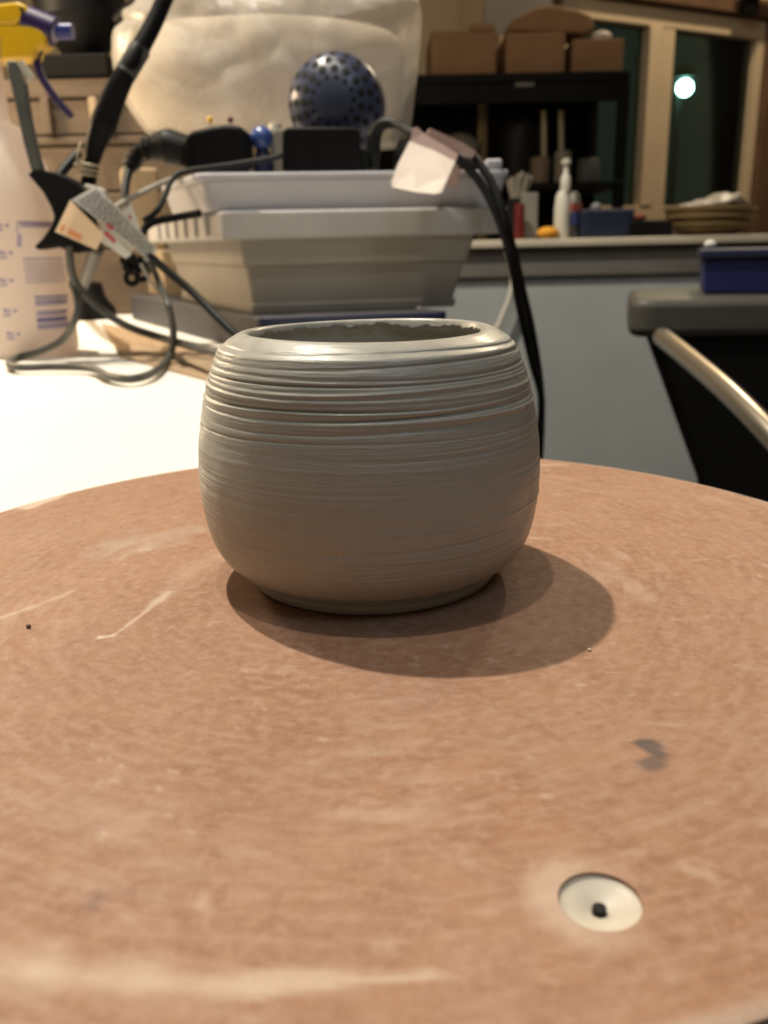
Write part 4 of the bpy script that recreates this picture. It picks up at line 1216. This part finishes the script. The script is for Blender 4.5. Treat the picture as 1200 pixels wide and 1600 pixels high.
# ---------------------------------------------------------------- black shelf unit with cartons
YF = 2.62
sh = thing('shelf_unit', (W(820, 300, YF).x, YF + .2, 0), 'black metal shelf unit behind the half wall', 'shelf')
xa, xb = W(560, 140, YF).x, W(984, 140, YF).x
z1, z0 = W(820, 113, YF).z, W(820, 160, YF).z
MB().box(((xa + xb) / 2, YF + .2, z1 - .012), (xb - xa, .4, .024)).build('shelf_board', M_dark, sh, bevel=.002)
MB().box(((xa + xb) / 2, YF + .012, (z1 - .026 + z0) / 2), (xb - xa, .018, z1 - .026 - z0)).build('front_rail', M_dark, sh, bevel=.002)
z2 = W(900, 284, YF).z
MB().box(((xa + xb) / 2, YF + .2, z2 - .010), (xb - xa, .4, .02)).build('shelf_board', M_dark, sh, bevel=.002)
for px, dy in ((570, .02), (975, .02), (570, .38), (975, .38)):
    MB().box((W(px, 200, YF).x, YF + dy + .004, z1 / 2 - .013), (.028, .028, z1 - .026)).build('upright', M_dark, sh, bevel=.002)
MB().box(((xa + xb) / 2, YF + .405, (z1 + z2) / 2 - .2), (xb - xa, .008, z1 - z2 + .5)).build('back_panel', M_dark, sh)
mk = W(820, 132, YF - .001)
MB().box((mk.x, YF + .001, mk.z), (.05, .004, .009)).build('shelf_label', M_mould, sh)
labels = ['leftmost cardboard carton on the black shelf, beside the plastic bag', 'middle cardboard carton on the black shelf, under the loose flap', 'rightmost cardboard carton on the black shelf, nearest the window']
for i, (pa, pb, pt_, dy) in enumerate(((674, 776, 46, 0.03), (792, 884, 50, .03), (896, 976, 60, .04))):
    xa2, xb2 = W(pa, 80, YF + dy).x, W(pb, 80, YF + dy).x; zt_ = W((pa + pb) / 2, pt_, YF + dy).z
    c = thing('cardboard_carton', ((xa2 + xb2) / 2, YF + dy + .13, z1), labels[i], 'carton', 'cardboard cartons on the black shelf')
    MB().box(((xa2 + xb2) / 2, YF + dy + .14, (z1 + zt_) / 2 + .0005), (xb2 - xa2, .26, zt_ - z1)).build('carton_body', M_card, c, bevel=.003)
    if i == 0:
        q = W(742, 42, YF + dy)
        MB().box((q.x + .02, YF + dy + .01, zt_ + .005), ((xb2 - xa2) * .38, .012, .014)).build('flap', M_card, c)
# loose carton flap lying across the middle and right cartons
zt_ = W(838, 50, YF + .03).z
pts = [W(x, y, YF + .06) for x, y in ((796, 48), (800, 30), (818, 22), (836, 12), (860, 8), (905, 16), (924, 24), (930, 44), (912, 52), (862, 50))]
pts = [Vector((p.x, p.y, max(p.z, zt_ + .001))) for p in pts]
tag(MB().slab(pts, (0, .16, 0)).build('flattened_carton', M_card, bevel=.006, smooth=True), 'opened brown carton lying on top of the middle carton', 'carton')
q = W(942, 56, YF + .10)
zr3 = W(936, 60, YF + .04).z
tag(MB().ball((q.x, YF + .12, zr3 + .018), .030, 10, .55).build('plastic_wrap', M_film, smooth=True), 'crumpled clear wrap on top of the rightmost carton', 'wrap')
# lower shelf
def on_shelf(px, pp_, m, name, label, cat, Y):
    prof_ = [((W(px + h_, 230, Y).x - W(px, 230, Y).x), max(z2 + .0005, W(px, y, Y).z)) for h_, y in pp_]
    return tag(MB().lathe(prof_, (W(px, 230, Y).x, Y, 0), 28).build(name, m, smooth=True), label, cat)
on_shelf(812, [(24, 300), (26, 288), (32, 240), (32, 205), (24, 186), (10, 178)], M_black, 'black_pot', 'round black pot on the lower black shelf', 'pot', YF + .12)
on_shelf(718, [(10, 300), (12, 270), (36, 235), (34, 226), (18, 212), (4, 208)], mat('dull_beige', (.13, .115, .085), .8), 'beige_bowl', 'dull beige covered bowl on the lower shelf beside the label', 'bowl', YF + .10)
on_shelf(845, [(13, 300), (15, 288), (16, 250), (14, 246)], mat('dull_brown_cup', (.13, .095, .065), .7), 'brown_cup', 'brown cup with pale sticks on the lower shelf', 'cup', YF + .06)
on_shelf(880, [(11, 300), (13, 288), (13, 240), (11, 236)], mat('dull_grey_cup', (.17, .15, .11), .7), 'grey_cup', 'grey brown cup on the lower shelf behind the white bottle', 'cup', YF + .06)
on_shelf(920, [(16, 300), (18, 288), (18, 252), (15, 248)], mat('dark_jar', (.045, .045, .042), .6), 'dark_jar', 'dark jar on the lower shelf right of the cups', 'jar', YF + .08)
for px, lab_ in ((851, 'left pale wooden stick standing in the cups on the lower shelf'), (878, 'right pale wooden stick standing in the cups on the lower shelf')):
    Yk = YF + .06; q = W(px, 244, Yk)
    tag(MB().tube([(q.x, Yk, z2 + .03), (W(px + 1, 168, Yk).x, Yk + .02, W(px, 172, Yk).z)], .008, 10, 1).build('wooden_stick', mat('dull_stick', (.26, .22, .15), .7), smooth=True), lab_, 'stick', 'sticks on the lower shelf')

# salmon cloth hanging by the window
t0 = wp(1205); pc = CORN + WA * t0 + WN * .10
zt_ = wz(t0, 92); zb_ = wz(t0, 196)
mb = MB(); rings = []
for i in range(12):
    s_ = i / 11; z = zt_ + (zb_ - zt_) * s_
    w_ = .012 + .055 * math.sin(math.pi * min(1, .15 + s_ * .8)) ** .8
    rings.append([(pc.x + WA.x * w_ * math.cos(t) + .01 * math.sin(3 * t), pc.y + WA.y * w_ * math.cos(t) + .028 * math.sin(t), z) for t in np.linspace(0, 2 * math.pi, 20, endpoint=False)])
cl = thing('hanging_cloth', (pc.x, pc.y, zb_), 'salmon pink cloth hanging beside the window at the right edge', 'cloth')
mb.loft(rings).build('cloth', M_pink, cl, smooth=True)
MB().tube([(pc.x, pc.y, zt_ - .004), (pc.x, pc.y, zt_ + .03), (pc.x - WN.x * .10, pc.y - WN.y * .10, zt_ + .035)], .004, 8).build('hook', M_dark, cl, smooth=True)
